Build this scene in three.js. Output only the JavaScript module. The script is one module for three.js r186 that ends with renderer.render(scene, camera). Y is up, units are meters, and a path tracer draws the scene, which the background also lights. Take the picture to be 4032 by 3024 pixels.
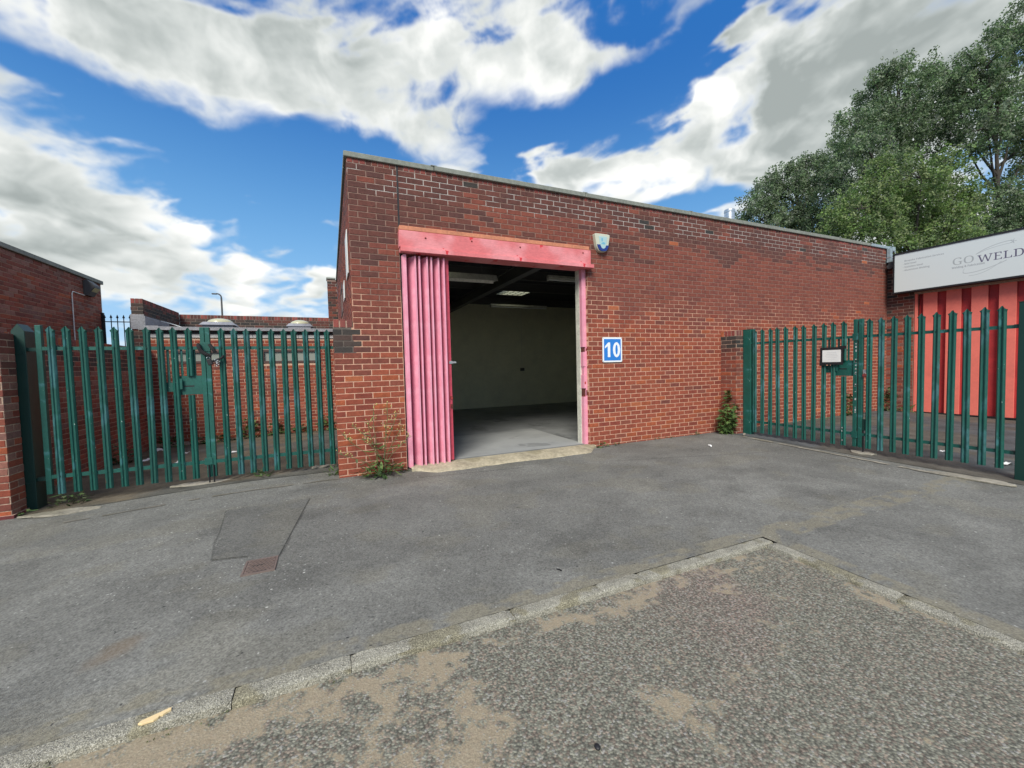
import * as THREE from 'three';
import { mergeGeometries, mergeVertices } from 'three/addons/utils/BufferGeometryUtils.js';
import { RoundedBoxGeometry } from 'three/addons/geometries/RoundedBoxGeometry.js';
import { ImprovedNoise } from 'three/addons/math/ImprovedNoise.js';

// ---------------------------------------------------------------- camera, renderer, light
const scene = new THREE.Scene();
const camera = new THREE.PerspectiveCamera(86.31, 4 / 3, 0.05, 3000);
const EYE = new THREE.Vector3(-0.285, 1.376, 5.641);
camera.position.copy(EYE);
camera.rotation.order = 'YXZ';
camera.rotation.set(-0.0435, -0.4162, -0.0246);
const renderer = new THREE.WebGLRenderer({ antialias: true });
renderer.toneMapping = THREE.LinearToneMapping;
renderer.toneMappingExposure = 1.25;
renderer.shadowMap.enabled = true;
renderer.shadowMap.type = THREE.PCFSoftShadowMap;

const sun = new THREE.DirectionalLight(new THREE.Color(1, 0.945, 0.84), 3.4);
sun.position.set(-7.5, 14.5, 14);
sun.target.position.set(2, 0, 0);
sun.castShadow = true;
sun.shadow.radius = 50;
sun.shadow.mapSize.set(2048, 2048);
Object.assign(sun.shadow.camera, { left: -16, right: 20, top: 18, bottom: -16, near: 1, far: 70 });
scene.add(sun, sun.target);

// ---------------------------------------------------------------- random numbers, noise
function mulberry(a) { return () => { a |= 0; a = a + 0x6D2B79F5 | 0; let t = Math.imul(a ^ a >>> 15, 1 | a); t = t + Math.imul(t ^ t >>> 7, 61 | t) ^ t; return ((t ^ t >>> 14) >>> 0) / 4294967296; }; }
let rnd = mulberry(12345);
const rr = (a, b) => a + (b - a) * rnd();
const pick = a => a[Math.floor(rnd() * a.length)];
const clamp = (x, a = 0, b = 1) => Math.min(b, Math.max(a, x));
const mix = (a, b, t) => a + (b - a) * t;
const sst = (a, b, x) => { const t = clamp((x - a) / (b - a)); return t * t * (3 - 2 * t); };
const HT = new Float32Array(65536); { const r = mulberry(77); for (let i = 0; i < 65536; i++) HT[i] = r(); }
const hash = (x, y, s = 0) => HT[(Math.imul(x, 374761393) + Math.imul(y, 668265263) + Math.imul(s, 974634777) >>> 8) & 65535];
function vn(x, y, s = 0) {
  const xi = Math.floor(x), yi = Math.floor(y), fx = x - xi, fy = y - yi, u = fx * fx * (3 - 2 * fx), v = fy * fy * (3 - 2 * fy);
  return mix(mix(hash(xi, yi, s), hash(xi + 1, yi, s), u), mix(hash(xi, yi + 1, s), hash(xi + 1, yi + 1, s), u), v);
}
function fbm(x, y, o = 4, s = 0) { let a = 0.5, t = 0, n = 0; for (let i = 0; i < o; i++) { t += a * vn(x, y, s + i * 7); n += a; a *= 0.5; x = x * 2.03 + 17.1; y = y * 2.03 - 9.3; } return t / n; }
const PN = new ImprovedNoise();
function fbm3(x, y, z, o) { let a = 0.5, t = 0; for (let i = 0; i < o; i++) { t += a * PN.noise(x, y, z); a *= 0.52; x = x * 2.07 + 5.2; y = y * 2.07 + 1.7; z = z * 2.07 - 3.1; } return t; }

// ---------------------------------------------------------------- sky: blue air with broken cloud, computed by direction
{
  // az, el, long axis (az, el), short axis (az, el), amount, greyness, in degrees
  const G = [[7.5,35.8,20.3,2.9,-0.3,-5.9,1,0.35],[9.5,29.3,11.2,-0.7,-0.9,-3.7,0.9,0.35],[-12.3,31.6,9.5,0.6,-0.9,-4.0,1.0,0.35],[-21.7,30.8,7.5,2.2,-0.3,-2.8,1.1,0.5],[-24.6,24.8,3.2,-1,-0.4,-1.1,0.55,0.4],[-24.5,16.2,6.2,-1.5,-1.8,-6.2,1.5,0.45],[-23.4,10.9,7,1.1,-0.2,-4.2,1.6,0.6],[-16.6,14.7,3.6,0.7,-0.2,-3.4,1.9,0.05],[-16.9,10.5,4.8,0.6,-0.1,-2.1,1.5,0.5],[-9.3,10.9,2.3,0.2,-0.1,-2.4,2.2,0.05],[-0.8,10.7,2,0.1,-0.1,-1.8,1.8,0.05],[-0.7,13.9,1.5,0.1,0,-0.7,0.55,0.1],[-9.3,16.6,0.9,0.7,0.4,-0.9,0.4,0.2],[-7.4,7.6,12.3,0.6,-0.1,-1.6,0.6,0.1],[-6.8,21.5,8.4,1.6,-0.3,-5.7,-1.2,0],[-18.9,24.6,4.8,-0.7,-0.5,-1.5,-1,0],[-25.3,26.1,1.2,-0.4,-0.3,-0.9,-0.6,0],[-2.6,16.7,4,0.4,-0.2,-4.7,-0.9,0],[-12.9,19.9,2.3,0.5,-0.1,-2.7,-0.5,0],[25.6,28.8,4.4,-0.2,-0.1,-3.8,-1.2,0],[36.2,30.4,7.3,1.3,1,-2.7,-1.1,0],[51.1,35.8,2,1.5,1.5,-1.6,-1,0],[47.5,33.5,1.1,0.9,1,-1,-0.5,0],[29.6,37.6,3.9,-0.4,-0.1,-4.6,0.7,0.3],[39.8,35.1,7.7,0.2,0.4,-1.2,0.8,0.25],[33.2,33.9,2.5,-0.3,0,-1,0.6,0.3],[38.5,28.7,2.5,1.2,0.5,-0.8,0.5,0.2],[46.4,26.1,5.5,4,1.5,-1.8,1.2,0.05],[29.2,25,4.8,1.2,0.8,-2.2,1.1,0.05],[41.4,22.8,10,-1.4,0,-3.0,1.4,0.05],[51.1,29.9,2.7,2.9,1.7,-1.7,1.2,0.05],[55.4,33.7,1.3,1,2.3,-2.7,1.2,0.05],[64.4,27.4,9.4,1,2.6,-7.4,1.4,0.8],[72.3,27.7,7.2,-4,0.1,-4.8,1.4,0.85],[57.7,21.8,6.4,-1.8,0,-3.1,1.2,0.35],[50.3,19.4,4.5,0.8,0.4,-1.3,-1,0],[45.3,19.2,4.1,-0.7,0,-1.3,-0.6,0],[69,12.8,9.1,-2.4,0.1,-7.7,1.2,0.3],[-2.2,35.5,5,1.3,-0.1,-2.2,0.4,0.1],[18.4,38.5,3.7,-5,-2.6,-1.2,0.4,0.05]]
    .map(g => { const [az, el, ax, ay, bx, by, am, gr] = g, d = ax * by - ay * bx; return { az, el, c: Math.cos(el * Math.PI / 180), m: [by / d, -bx / d, -ay / d, ax / d], am, gr, r: 2.6 * Math.max(Math.hypot(ax, ay), Math.hypot(bx, by)) }; });
  const Wd = 3072, Hd = 1536, data = new Float32Array(Wd * Hd * 4);
  const D2R = Math.PI / 180;
  for (let j = 0; j < Hd; j++) {
    const el = ((j + 0.5) / Hd - 0.5) * 180, ce = Math.cos(el * D2R), se = Math.sin(el * D2R);
    for (let i = 0; i < Wd; i++) {
      const th = ((i + 0.5) / Wd - 0.5) * 2 * Math.PI, x = ce * Math.cos(th), z = ce * Math.sin(th), k = (j * Wd + i) * 4;
      if (el < -1) { data[k] = 0.3; data[k + 1] = 0.31; data[k + 2] = 0.32; data[k + 3] = 1; continue; }
      const az = Math.atan2(x, -z) / D2R, y = Math.max(se, 0);
      const q = 1 / (y + 0.16), px = x * q * 1.5, pz = z * q * 1.5;
      const w1 = fbm3(px * 0.9 + 7, 1.3, pz * 0.9, 3), w2 = fbm3(px * 2.1 - 3, 6.3, pz * 2.1 + 4, 3);
      const n = fbm3(px * 1.9 + w1 * 1.1, 3.1 + w2 * 0.8, pz * 1.9 + w2 * 0.7, 8);
      const n2 = fbm3(px * 0.55 - 4, 9.2, pz * 0.55 + 2, 3);
      const f0 = fbm3(az * 0.17 + w2, el * 0.21 + w1, 2.2, 7), fine = 0.5 - Math.abs(f0) * 2.2;       // rounded billows seen side on
      const wisp = fbm3(az * 0.10 + el * 0.16 + w1 * 1.4, el * 0.42 - az * 0.12 + w2, 7.7, 6);          // torn streaks
      let g = 0, ga = 0, gs = 0, infl = 0;
      for (const b of G) {
        const de = el - b.el; if (Math.abs(de) > b.r) continue;
        let da = az - b.az; if (da > 180) da -= 360; if (da < -180) da += 360; da *= b.c;
        if (Math.abs(da) > b.r) continue;
        const u = b.m[0] * da + b.m[1] * de + w2 * 0.95 + f0 * 0.9, v = b.m[2] * da + b.m[3] * de + w1 * 0.8 + wisp * 1.0, e = u * u + v * v;
        if (e > 6) continue;
        const wgt = Math.exp(-e * 1.1);
        g += b.am * wgt; infl += wgt;
        if (b.am > 0) { ga += b.gr * wgt * b.am; gs += wgt * b.am; }
      }
      infl = clamp(infl);
      const base = mix(0.38 + n2 * 0.9, 0.17 + Math.min(g, 1.15) * 0.70, infl);
      const dens = base + n * 0.95 + wisp * 0.55 + fine * 0.22 - 0.05;
      const cov = Math.pow(sst(0.10, 0.86, dens), 1.3);
      const thick = sst(0.45, 1.15, dens);
      const gl = gs > 0.05 ? ga / gs : 0.4;
      const lump = clamp(0.5 + w2 * 1.1 + f0 * 1.2 - n * 0.5);
      const grey = clamp(mix(0.35, gl, infl) * (0.40 + 0.65 * thick) + (lump - 0.27) * mix(1.0, 0.5, gl) * (0.35 + 0.65 * thick));
      const bright = mix(0.98, 0.38, Math.pow(grey, 0.85));
      const hz = Math.exp(-Math.max(el, 0) / 8);
      const up = sst(3, 36, el);
      let r = mix(0.13, 0.022, up), gg = mix(0.42, 0.145, up), bl = mix(0.78, 0.455, up);
      r = mix(r, 0.66, hz * 0.85); gg = mix(gg, 0.80, hz * 0.85); bl = mix(bl, 0.88, hz * 0.85);
      const cr = bright * mix(1.0, 0.90, grey), cg = bright * mix(1.0, 1.0, grey), cb = bright * mix(0.97, 0.98, grey);
      data[k] = 0.92 * mix(r, cr, cov); data[k + 1] = 0.92 * mix(gg, cg, cov); data[k + 2] = 0.92 * mix(bl, cb, cov); data[k + 3] = 1;
    }
  }
  const t = new THREE.DataTexture(data, Wd, Hd, THREE.RGBAFormat, THREE.FloatType);
  t.mapping = THREE.EquirectangularReflectionMapping; t.magFilter = THREE.LinearFilter; t.minFilter = THREE.LinearFilter; t.needsUpdate = true;
  scene.background = t; scene.environment = t;
  scene.backgroundIntensity = 1.0; scene.environmentIntensity = 1.0;
}

// ---------------------------------------------------------------- helpers
const used = new Map();
function numbered(n) { const k = used.get(n) || 0; used.set(n, k + 1); return k ? `${n}_${String(k).padStart(3, '0')}` : n; }
function tag(o, label, category, group) { o.userData.label = label; if (category) o.userData.category = category; if (group) o.userData.group = group; return o; }
function thing(name, label, category, [x, y, z] = [0, 0, 0], turn = 0, group) {
  const o = new THREE.Group(); o.name = numbered(name); o.position.set(x, y, z); o.rotation.y = turn; scene.add(o);
  return tag(o, label, category, group);
}
function group(name, parent) { const o = new THREE.Group(); o.name = name; parent.add(o); return o; }
function mesh(name, geo, mat, parent) {
  const m = new THREE.Mesh(Array.isArray(geo) ? merge(geo) : geo, mat); m.name = parent === scene ? numbered(name) : name; parent.add(m); return m;
}
function struct(name, geo, mat, label) { const m = mesh(name, geo, mat, scene); m.userData.kind = 'structure'; if (label) m.userData.label = label; return m; }
function soft(g) { const o = g.index ? g.toNonIndexed() : g; for (const k of Object.keys(o.attributes)) if (!['position', 'normal', 'uv', 'color'].includes(k)) o.deleteAttribute(k); return o; }
function merge(list) { const a = list.map(soft); const hasC = a.every(g => g.attributes.color); if (!hasC) a.forEach(g => g.deleteAttribute('color')); const hasU = a.every(g => g.attributes.uv); if (!hasU) a.forEach(g => g.deleteAttribute('uv')); return mergeGeometries(a); }
function metric(g, s = 1, ox = 0, oy = 0) {                              // uv in metres, by the way each face points
  g = soft(g); const p = g.attributes.position, n = p.count, uv = new Float32Array(n * 2);
  const a = new THREE.Vector3(), b = new THREE.Vector3(), c = new THREE.Vector3(), e = new THREE.Vector3();
  for (let i = 0; i < n; i += 3) {
    a.fromBufferAttribute(p, i); b.fromBufferAttribute(p, i + 1); c.fromBufferAttribute(p, i + 2);
    e.subVectors(b, a).cross(c.clone().sub(a)); const X = Math.abs(e.x), Y = Math.abs(e.y), Z = Math.abs(e.z);
    [a, b, c].forEach((q, k) => { const [u, v] = Y >= X && Y >= Z ? [q.x, q.z] : X >= Z ? [q.z, q.y] : [q.x, q.y]; uv[(i + k) * 2] = u * s + ox; uv[(i + k) * 2 + 1] = v * s + oy; });
  }
  g.setAttribute('uv', new THREE.BufferAttribute(uv, 2)); return g;
}
function box(x0, x1, y0, y1, z0, z1, r = 0) {
  const w = Math.abs(x1 - x0), h = Math.abs(y1 - y0), d = Math.abs(z1 - z0);
  const g = r ? new RoundedBoxGeometry(w, h, d, 1, Math.min(r, w / 2.01, h / 2.01, d / 2.01)) : new THREE.BoxGeometry(w, h, d);
  g.translate((x0 + x1) / 2, (y0 + y1) / 2, (z0 + z1) / 2); return metric(g);
}
function tube(pts, r, seg = 16, rad = 8) { return soft(new THREE.TubeGeometry(new THREE.CatmullRomCurve3(pts.map(p => new THREE.Vector3(...p))), seg, r, rad, false)); }
function rod(a, b, r, rad = 8, r2 = r) {
  const A = new THREE.Vector3(...a), B = new THREE.Vector3(...b), L = A.distanceTo(B), g = new THREE.CylinderGeometry(r2, r, L, rad);
  g.translate(0, L / 2, 0); g.applyQuaternion(new THREE.Quaternion().setFromUnitVectors(new THREE.Vector3(0, 1, 0), B.clone().sub(A).normalize())); g.translate(...a); return soft(g);
}
function extrude(pts, d, bevel = 0) {
  const s = new THREE.Shape(pts.map(p => new THREE.Vector2(...p)));
  return soft(new THREE.ExtrudeGeometry(s, { depth: d, bevelEnabled: bevel > 0, bevelSize: bevel, bevelThickness: bevel, bevelSegments: 2, curveSegments: 6 }));
}

// ---------------------------------------------------------------- textures
function texture(w, h, f, { srgb = false, wrap = true } = {}) {          // f(x, y) -> [r, g, b] linear 0..1
  const d = new Uint8Array(w * h * 4); const enc = v => Math.round(255 * clamp(srgb ? (v <= 0.0031308 ? v * 12.92 : 1.055 * Math.pow(v, 1 / 2.4) - 0.055) : v));
  for (let j = 0; j < h; j++) for (let i = 0; i < w; i++) { const c = f(i, j), k = (j * w + i) * 4; d[k] = enc(c[0]); d[k + 1] = enc(c[1]); d[k + 2] = enc(c[2]); d[k + 3] = 255; }
  const t = new THREE.DataTexture(d, w, h); t.magFilter = THREE.LinearFilter; t.minFilter = THREE.LinearMipmapLinearFilter; t.generateMipmaps = true;
  if (srgb) t.colorSpace = THREE.SRGBColorSpace; if (wrap) t.wrapS = t.wrapT = THREE.RepeatWrapping; t.needsUpdate = true; return t;
}
const per = (f, P) => (x, y) => f(((x % P) + P) % P, ((y % P) + P) % P);
function tiled(N, cells, s, o = 4) {                                      // tileable fbm on an N x N texture
  return (i, j) => { let a = 0.5, t = 0, n = 0, c = cells; for (let k = 0; k < o; k++) { const x = i / N * c, y = j / N * c, xi = Math.floor(x), yi = Math.floor(y), fx = x - xi, fy = y - yi, u = fx * fx * (3 - 2 * fx), v = fy * fy * (3 - 2 * fy); const H = (X, Y) => hash(X % c, Y % c, s + k * 5); t += a * mix(mix(H(xi, yi), H(xi + 1, yi), u), mix(H(xi, yi + 1), H(xi + 1, yi + 1), u), v); n += a; a *= 0.55; c *= 2; } return t / n; };
}
const TX = {};
{ // brick face grain: multiplies the colour of each brick
  const N = 512, a = tiled(N, 14, 1, 5), b = tiled(N, 60, 40, 3), c = tiled(N, 5, 90, 3);
  const val = (i, j) => { let v = 0.62 + 0.42 * a(i, j) + 0.26 * (b(i, j) - 0.5) + 0.2 * (c(i, j) - 0.5); const pit = b(i + 91, j + 13); if (pit > 0.74) v *= 0.72; return v; };
  TX.brick = texture(N, N, (i, j) => { const v = val(i, j); return [v, v * 0.985, v * 0.97]; });
  TX.brickBump = texture(N, N, (i, j) => { const v = 0.5 * a(i, j) + 0.5 * b(i, j); return [v, v, v]; });
}
{ // steel paint: worn, scuffed, faded
  const N = 512, a = tiled(N, 6, 11, 5), b = tiled(N, 40, 61, 3), c = tiled(N, 3, 31, 3);
  TX.green = texture(N, N, (i, j) => {
    const w = sst(0.60, 0.70, a(i, j) * 0.7 + c(i, j) * 0.3), n = 0.85 + 0.35 * (b(i, j) - 0.5) + 0.5 * (c(i, j) - 0.5);
    let col = [0.008 * n, 0.100 * n, 0.078 * n]; col = [mix(col[0], 0.040, w), mix(col[1], 0.16, w), mix(col[2], 0.165, w)];
    if (b(i + 40, j + 7) > 0.875) col = [0.45, 0.55, 0.5]; return col;
  }, { srgb: true });
  TX.greenWorn = texture(N, N, (i, j) => { const w = sst(0.47, 0.62, a(i + 77, j + 31) * 0.75 + c(i, j) * 0.25), n = 0.85 + 0.35 * (b(i, j) - 0.5) + 0.5 * (c(i, j) - 0.5), ru = sst(0.72, 0.76, b(i + 9, j + 200) * 0.6 + a(i, j + 90) * 0.4); const q = [mix(0.009, 0.045, w) * n, mix(0.098, 0.165, w) * n, mix(0.078, 0.175, w) * n]; return [mix(q[0], 0.10, ru), mix(q[1], 0.06, ru), mix(q[2], 0.035, ru)]; }, { srgb: true });
  TX.pink = texture(N, N, (i, j) => {
    const n = 0.95 + 0.12 * (c(i, j) - 0.5) + 0.08 * (b(i, j) - 0.5), f = sst(0.36, 0.66, a(i, j)); let col = [mix(0.80, 0.85, f) * n, mix(0.31, 0.39, f) * n, mix(0.42, 0.50, f) * n]; const st = vn(i * 0.35, 3, 5); const q = 0.90 + 0.16 * st; col = col.map(v => v * q);
    return col;
  }, { srgb: true });
  TX.lintel = texture(N, N, (i, j) => {
    const n = 0.92 + 0.25 * (a(i, j) - 0.5) + 0.1 * (b(i, j) - 0.5), f = sst(0.4, 0.66, c(i, j)), ch = sst(0.685, 0.692, a(i + 200, j + 70));
    let col = [mix(0.70, 0.80, f) * n, mix(0.18, 0.29, f) * n, mix(0.19, 0.31, f) * n]; const e = fbm(i * 0.06, j * 0.25, 3, 4); col = col.map(v => v * (0.86 + 0.28 * e)); return [mix(col[0], 0.62, ch), mix(col[1], 0.035, ch), mix(col[2], 0.05, ch)];
  }, { srgb: true });
  TX.rust = texture(N, N, (i, j) => { const t = a(i, j); const f = sst(0.45, 0.6, t); const n = 0.7 + 0.6 * b(i, j); return [mix(0.10, 0.45, f) * n, mix(0.025, 0.05, f) * n, mix(0.02, 0.05, f) * n]; }, { srgb: true });
  TX.grain = texture(N, N, (i, j) => { const v = 0.78 + 0.3 * (a(i, j) - 0.5) + 0.35 * (b(i, j) - 0.5); return [v, v, v]; });
  TX.bump = texture(N, N, (i, j) => { const v = 0.55 * b(i, j) + 0.45 * a(i, j); return [v, v, v]; });
  TX.concrete = texture(N, N, (i, j) => { const v = 0.75 + 0.5 * (a(i, j) - 0.5) + 0.45 * (b(i, j) - 0.5), s = sst(0.52, 0.62, c(i + 50, j)); return [0.40 * v * mix(1, 0.8, s), 0.37 * v * mix(1, 0.8, s), 0.30 * v * mix(1, 0.75, s)]; }, { srgb: true });
  TX.kerbSoft = texture(N, N, (i, j) => { const v = 0.95 + 0.7 * (a(i, j) - 0.5) + 0.6 * (c(i, j) - 0.5) + 0.15 * (b(i, j) - 0.5), st = sst(0.60, 0.64, a(i + 130, j + 40)); return [v * mix(1, 0.72, st), v * mix(1, 0.72, st), v * mix(1, 0.72, st)]; });
  TX.kerb = texture(N, N, (i, j) => { const g = hash(i >> 1, j >> 1, 63), g2 = hash(i >> 2, j >> 2, 64), v = 0.62 + 0.40 * (a(i, j) - 0.5) + 0.55 * (g - 0.5) + 0.3 * (g2 - 0.5), s = sst(0.50, 0.60, c(i, j)); let q = [0.43 * v, 0.42 * v, 0.36 * v]; if (g > 0.90) q = [0.55, 0.54, 0.49]; return [q[0] * mix(1, 0.80, s), q[1] * mix(1, 0.77, s), q[2] * mix(1, 0.66, s)]; }, { srgb: true });
  TX.render = texture(N, N, (i, j) => { const v = 0.88 + 0.2 * (a(i, j) - 0.5) + 0.1 * (b(i, j) - 0.5); return [0.69 * v, 0.67 * v, 0.50 * v]; }, { srgb: true });
  TX.red = texture(N, N, (i, j) => { const v = 0.85 + 0.4 * (a(i, j) - 0.5) + 0.2 * (b(i, j) - 0.5); return [0.52 * v, 0.045 * v, 0.045 * v]; }, { srgb: true });
  TX.salmon = texture(N, N, (i, j) => { const v = 0.92 + 0.22 * (a(i, j) - 0.5) + 0.12 * (b(i, j) - 0.5); return [0.88 * v, 0.205 * v, 0.155 * v]; }, { srgb: true });
}
// mortar of the front wall, laid over x 0..12.6, y -0.1..4.1: sandy low down, browner above, white bloom on the top courses
TX.mortar = texture(2048, 768, (i, j) => {
  const x = i / 2048 * 12.8 - 0.1, y = j / 768 * 4.3 - 0.15, n = fbm(x * 3, y * 3, 4, 3), f = fbm(x * 40, y * 40, 3, 9), k = 0.7 + 0.6 * f;
  const hi = sst(2.0, 2.7, y + (n - 0.5) * 1.3), bloom = sst(0.36, 0.50, n) * sst(3.62, 3.70, y + (f - 0.5) * 0.1) * (y < 3.99 ? 1 : 0.2);
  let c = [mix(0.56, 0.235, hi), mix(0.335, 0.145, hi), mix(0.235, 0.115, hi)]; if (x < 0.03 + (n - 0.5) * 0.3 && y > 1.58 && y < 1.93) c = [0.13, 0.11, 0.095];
  c = c.map((v, q) => mix(v * k, [0.50, 0.49, 0.46][q] * (0.75 + 0.5 * f), bloom * 0.62));
  return c;
}, { srgb: true, wrap: false });
TX.mortarB = texture(512, 512, (i, j) => { const a = fbm(i / 12, j / 12, 4, 5), v = 0.6 + 0.8 * a; return [0.38 * v, 0.265 * v, 0.20 * v]; }, { srgb: true });

// the pavement, laid over x -5..8, z -1.5..5
const PV = { x0: -5, x1: 8, z0: -1.5, z1: 5 };
function pave(x, z) {
  const big = fbm(x * 0.55 + 3, z * 0.75, 4, 21), mid = fbm(x * 3.2, z * 3.2, 4, 31), f = hash(Math.floor(x * 158), Math.floor(z * 158), 3), f2 = fbm(x * 60, z * 60, 2, 41);
  let v = 0.212 * (0.88 + 0.32 * (big - 0.4)) * (0.86 + 0.45 * (mid - 0.4)) * (0.55 + 0.70 * f + 0.4 * (f2 - 0.35));
  const worn = sst(0.50, 0.62, fbm(x * 0.9 + 9, z * 1.4 + 2, 4, 51)); v *= mix(1, 1.10, worn);
  const damp = sst(0.56, 0.64, fbm(x * 1.7 + 31, z * 2.4, 4, 61)); v *= mix(1, 0.87, damp);
  let c = [v * 1.03, v * 1.03, v * 0.93];
  const dirt = sst(0.56, 0.70, fbm(x * 2.1 + 5, z * 3 + 8, 4, 71)); c = [c[0] * mix(1, 1.02, dirt), c[1], c[2] * mix(1, 0.95, dirt)];
  const rs = Math.hypot((x + 1.36 + (z - 2.88) * 0.5) / 0.13, (z - 2.88) / 0.15) + (mid - 0.5) * 1.6; const rb = 1 - sst(0.3, 1.05, rs); c = [mix(c[0], 0.20, rb * 0.42), mix(c[1], 0.135, rb * 0.42), mix(c[2], 0.075, rb * 0.42)];
  // brown moss and washed dirt that collects along edges
  const edge = Math.min(Math.abs(z - 3.44), x > 2.86 && z > 3.4 ? Math.abs(x - 2.9) : 9), mo = sst(0.34, 0.60, fbm(x * 9, z * 16, 4, 81) + 0.9 * (0.045 - edge)); if (edge < 0.12) { const g = 0.7 + 0.6 * f; c = [mix(c[0], 0.235 * g, mo * 0.7), mix(c[1], 0.215 * g, mo * 0.7), mix(c[2], 0.155 * g, mo * 0.7)]; }
  // seams and hairline cracks
  const seg = (ax, az, bx, bz) => { const dx = bx - ax, dz = bz - az, t = clamp(((x - ax) * dx + (z - az) * dz) / (dx * dx + dz * dz)); return Math.hypot(x - ax - dx * t + (mid - 0.5) * 0.03, z - az - dz * t + (big - 0.5) * 0.03); };
  const cr = Math.min(seg(-1.31, 0.72, -1.165, 1.94), seg(-1.165, 1.94, -0.92, 1.99), seg(-0.55, 0.70, -0.70, 2.07), seg(-1.31, 0.72, -0.56, 0.69), seg(3.4, 0.9, 5.6, 1.5), seg(0.7, 0.45, 2.1, 0.62)); if (cr < 0.011 && f2 > 0.30) c = c.map(v => v * 0.55);
  const sp = hash(Math.floor(x * 130), Math.floor(z * 130), 91), zone = fbm(x * 0.8, z * 0.8, 3, 95); if (sp > 0.9975 - 0.008 * sst(0.5, 0.62, zone)) { const w = 0.22 + 0.4 * hash(Math.floor(x * 130), Math.floor(z * 130), 92); c = [w, w, w * 0.92]; }
  if (sp < 0.0012) c = [0.03, 0.03, 0.03];
  return c;
}
TX.pave = texture(2048, 1024, (i, j) => pave(PV.x0 + (i + 0.5) / 2048 * (PV.x1 - PV.x0), PV.z0 + (j + 0.5) / 1024 * (PV.z1 - PV.z0)), { srgb: true });
TX.aggr = texture(1024, 1024, (i, j) => { const v = 0.5 * hash(i >> 1, j >> 1, 5) + 0.5 * hash(i, j, 6); return [v, v, v]; });
// the road, laid over x -2.4..3.6, z 3.4..7.4: coarse chips with sand lying in the hollows
const RD = { x0: -2.4, x1: 3.6, z0: 3.4, z1: 7.4 };
const sand = [[0.12,3.70,0.16,0.07],[0.2,3.9,0.11,0.16],[0.22,4.12,0.08,0.16],[1.11,3.68,0.2,0.06],[0.82,3.64,0.13,0.05],[1.4,3.69,0.12,0.05],[2.6,3.85,0.10,0.10],[2.45,3.7,0.2,0.05],[2.7,4.32,0.05,0.10],[2.04,4.22,0.14,0.07],[-0.38,3.68,0.3,0.08],[-0.8,3.7,0.3,0.09],[-0.2,4.0,0.22,0.16],[-1.4,3.6,0.4,0.14],[1.05,4.35,0.14,0.12],[0.0,4.3,0.25,0.2],[2.0,3.8,0.12,0.05]];
const chipH = new Float32Array(2048 * 1366);
TX.road = texture(2048, 1366, (i, j) => {
  const x = RD.x0 + (i + 0.5) / 2048 * 6, z = RD.z0 + (j + 0.5) / 1366 * 4, S = 98, cx = Math.floor(x * S), cz = Math.floor(z * S);
  let d1 = 9, id = 0; for (let a = -1; a < 2; a++) for (let b = -1; b < 2; b++) { const X = cx + a, Z = cz + b, px = X + hash(X, Z, 1), pz = Z + hash(X, Z, 2), d = Math.hypot(px - x * S, pz - z * S); if (d < d1) { d1 = d; id = hash(X, Z, 3); } }
  const h = clamp(1 - d1 * 1.25) * (0.35 + 0.65 * id); chipH[j * 2048 + i] = h;
  const n = fbm(x * 1.3, z * 1.3, 4, 13), m = fbm(x * 9, z * 9, 4, 17), hue = hash(Math.floor(id * 9999), 3, 7);
  const tone = (0.62 + 0.75 * id * id) * mix(0.50, 1.12, sst(0.02, 0.34, h)); let c = [0.200 * tone, 0.197 * tone, 0.155 * tone];
  if (hue > 0.72) c = [c[0] * 1.12, c[1] * 0.95, c[2] * 0.95]; if (id > 0.95) c = [0.29, 0.285, 0.25];
  const red = sst(0.5, 0.62, fbm(x * 1.1 + 8, z * 1.1, 3, 23)) * sst(1.0, 2.0, x); c = [c[0] * mix(1, 1.08, red), c[1] * mix(1, 0.97, red), c[2]];
  const m2 = fbm(x * 26, z * 26, 4, 19); let s = -0.56 + 1.1 * (n - 0.5) + 1.6 * (m - 0.5) + 1.9 * (m2 - 0.5); for (const [sx, sz, a, b] of sand) { const e = ((x - sx) / a) ** 2 + ((z - sz) / b) ** 2; if (e < 5) s += 0.72 * Math.exp(-e * 0.55); }
  const kerbside = Math.min(Math.abs(z - 3.58), x > 2.4 ? Math.abs(x - 2.78) : 9); if (kerbside < 0.10) s += 0.45;
  const cov = 0.80 * sst(-0.10, 0.34, s - h * 0.95); chipH[j * 2048 + i] = mix(h, 0.35 + 0.25 * hash(i >> 1, j >> 1, 27), cov); const f = 0.75 + 0.5 * hash(i, j, 29);
  return [mix(c[0], 0.320 * f, cov), mix(c[1], 0.262 * f, cov), mix(c[2], 0.178 * f, cov)];
}, { srgb: true });
TX.roadBump = texture(2048, 1366, (i, j) => { const v = 0.15 + 0.75 * chipH[j * 2048 + i]; return [v, v, v]; });
TX.yard = texture(1024, 1024, (i, j) => {
  const x = i / 1024 * 8, z = j / 1024 * 8, n = fbm(x * 0.9, z * 0.9, 5, 33), m = fbm(x * 5, z * 5, 4, 37), f = hash(i, j, 39); const v = (0.6 + 0.9 * (m - 0.3)) * (0.75 + 0.5 * f);
  const g = sst(0.45, 0.6, n); return [mix(0.155, 0.12, g) * v, mix(0.128, 0.118, g) * v, mix(0.085, 0.10, g) * v];
}, { srgb: true });

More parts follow.
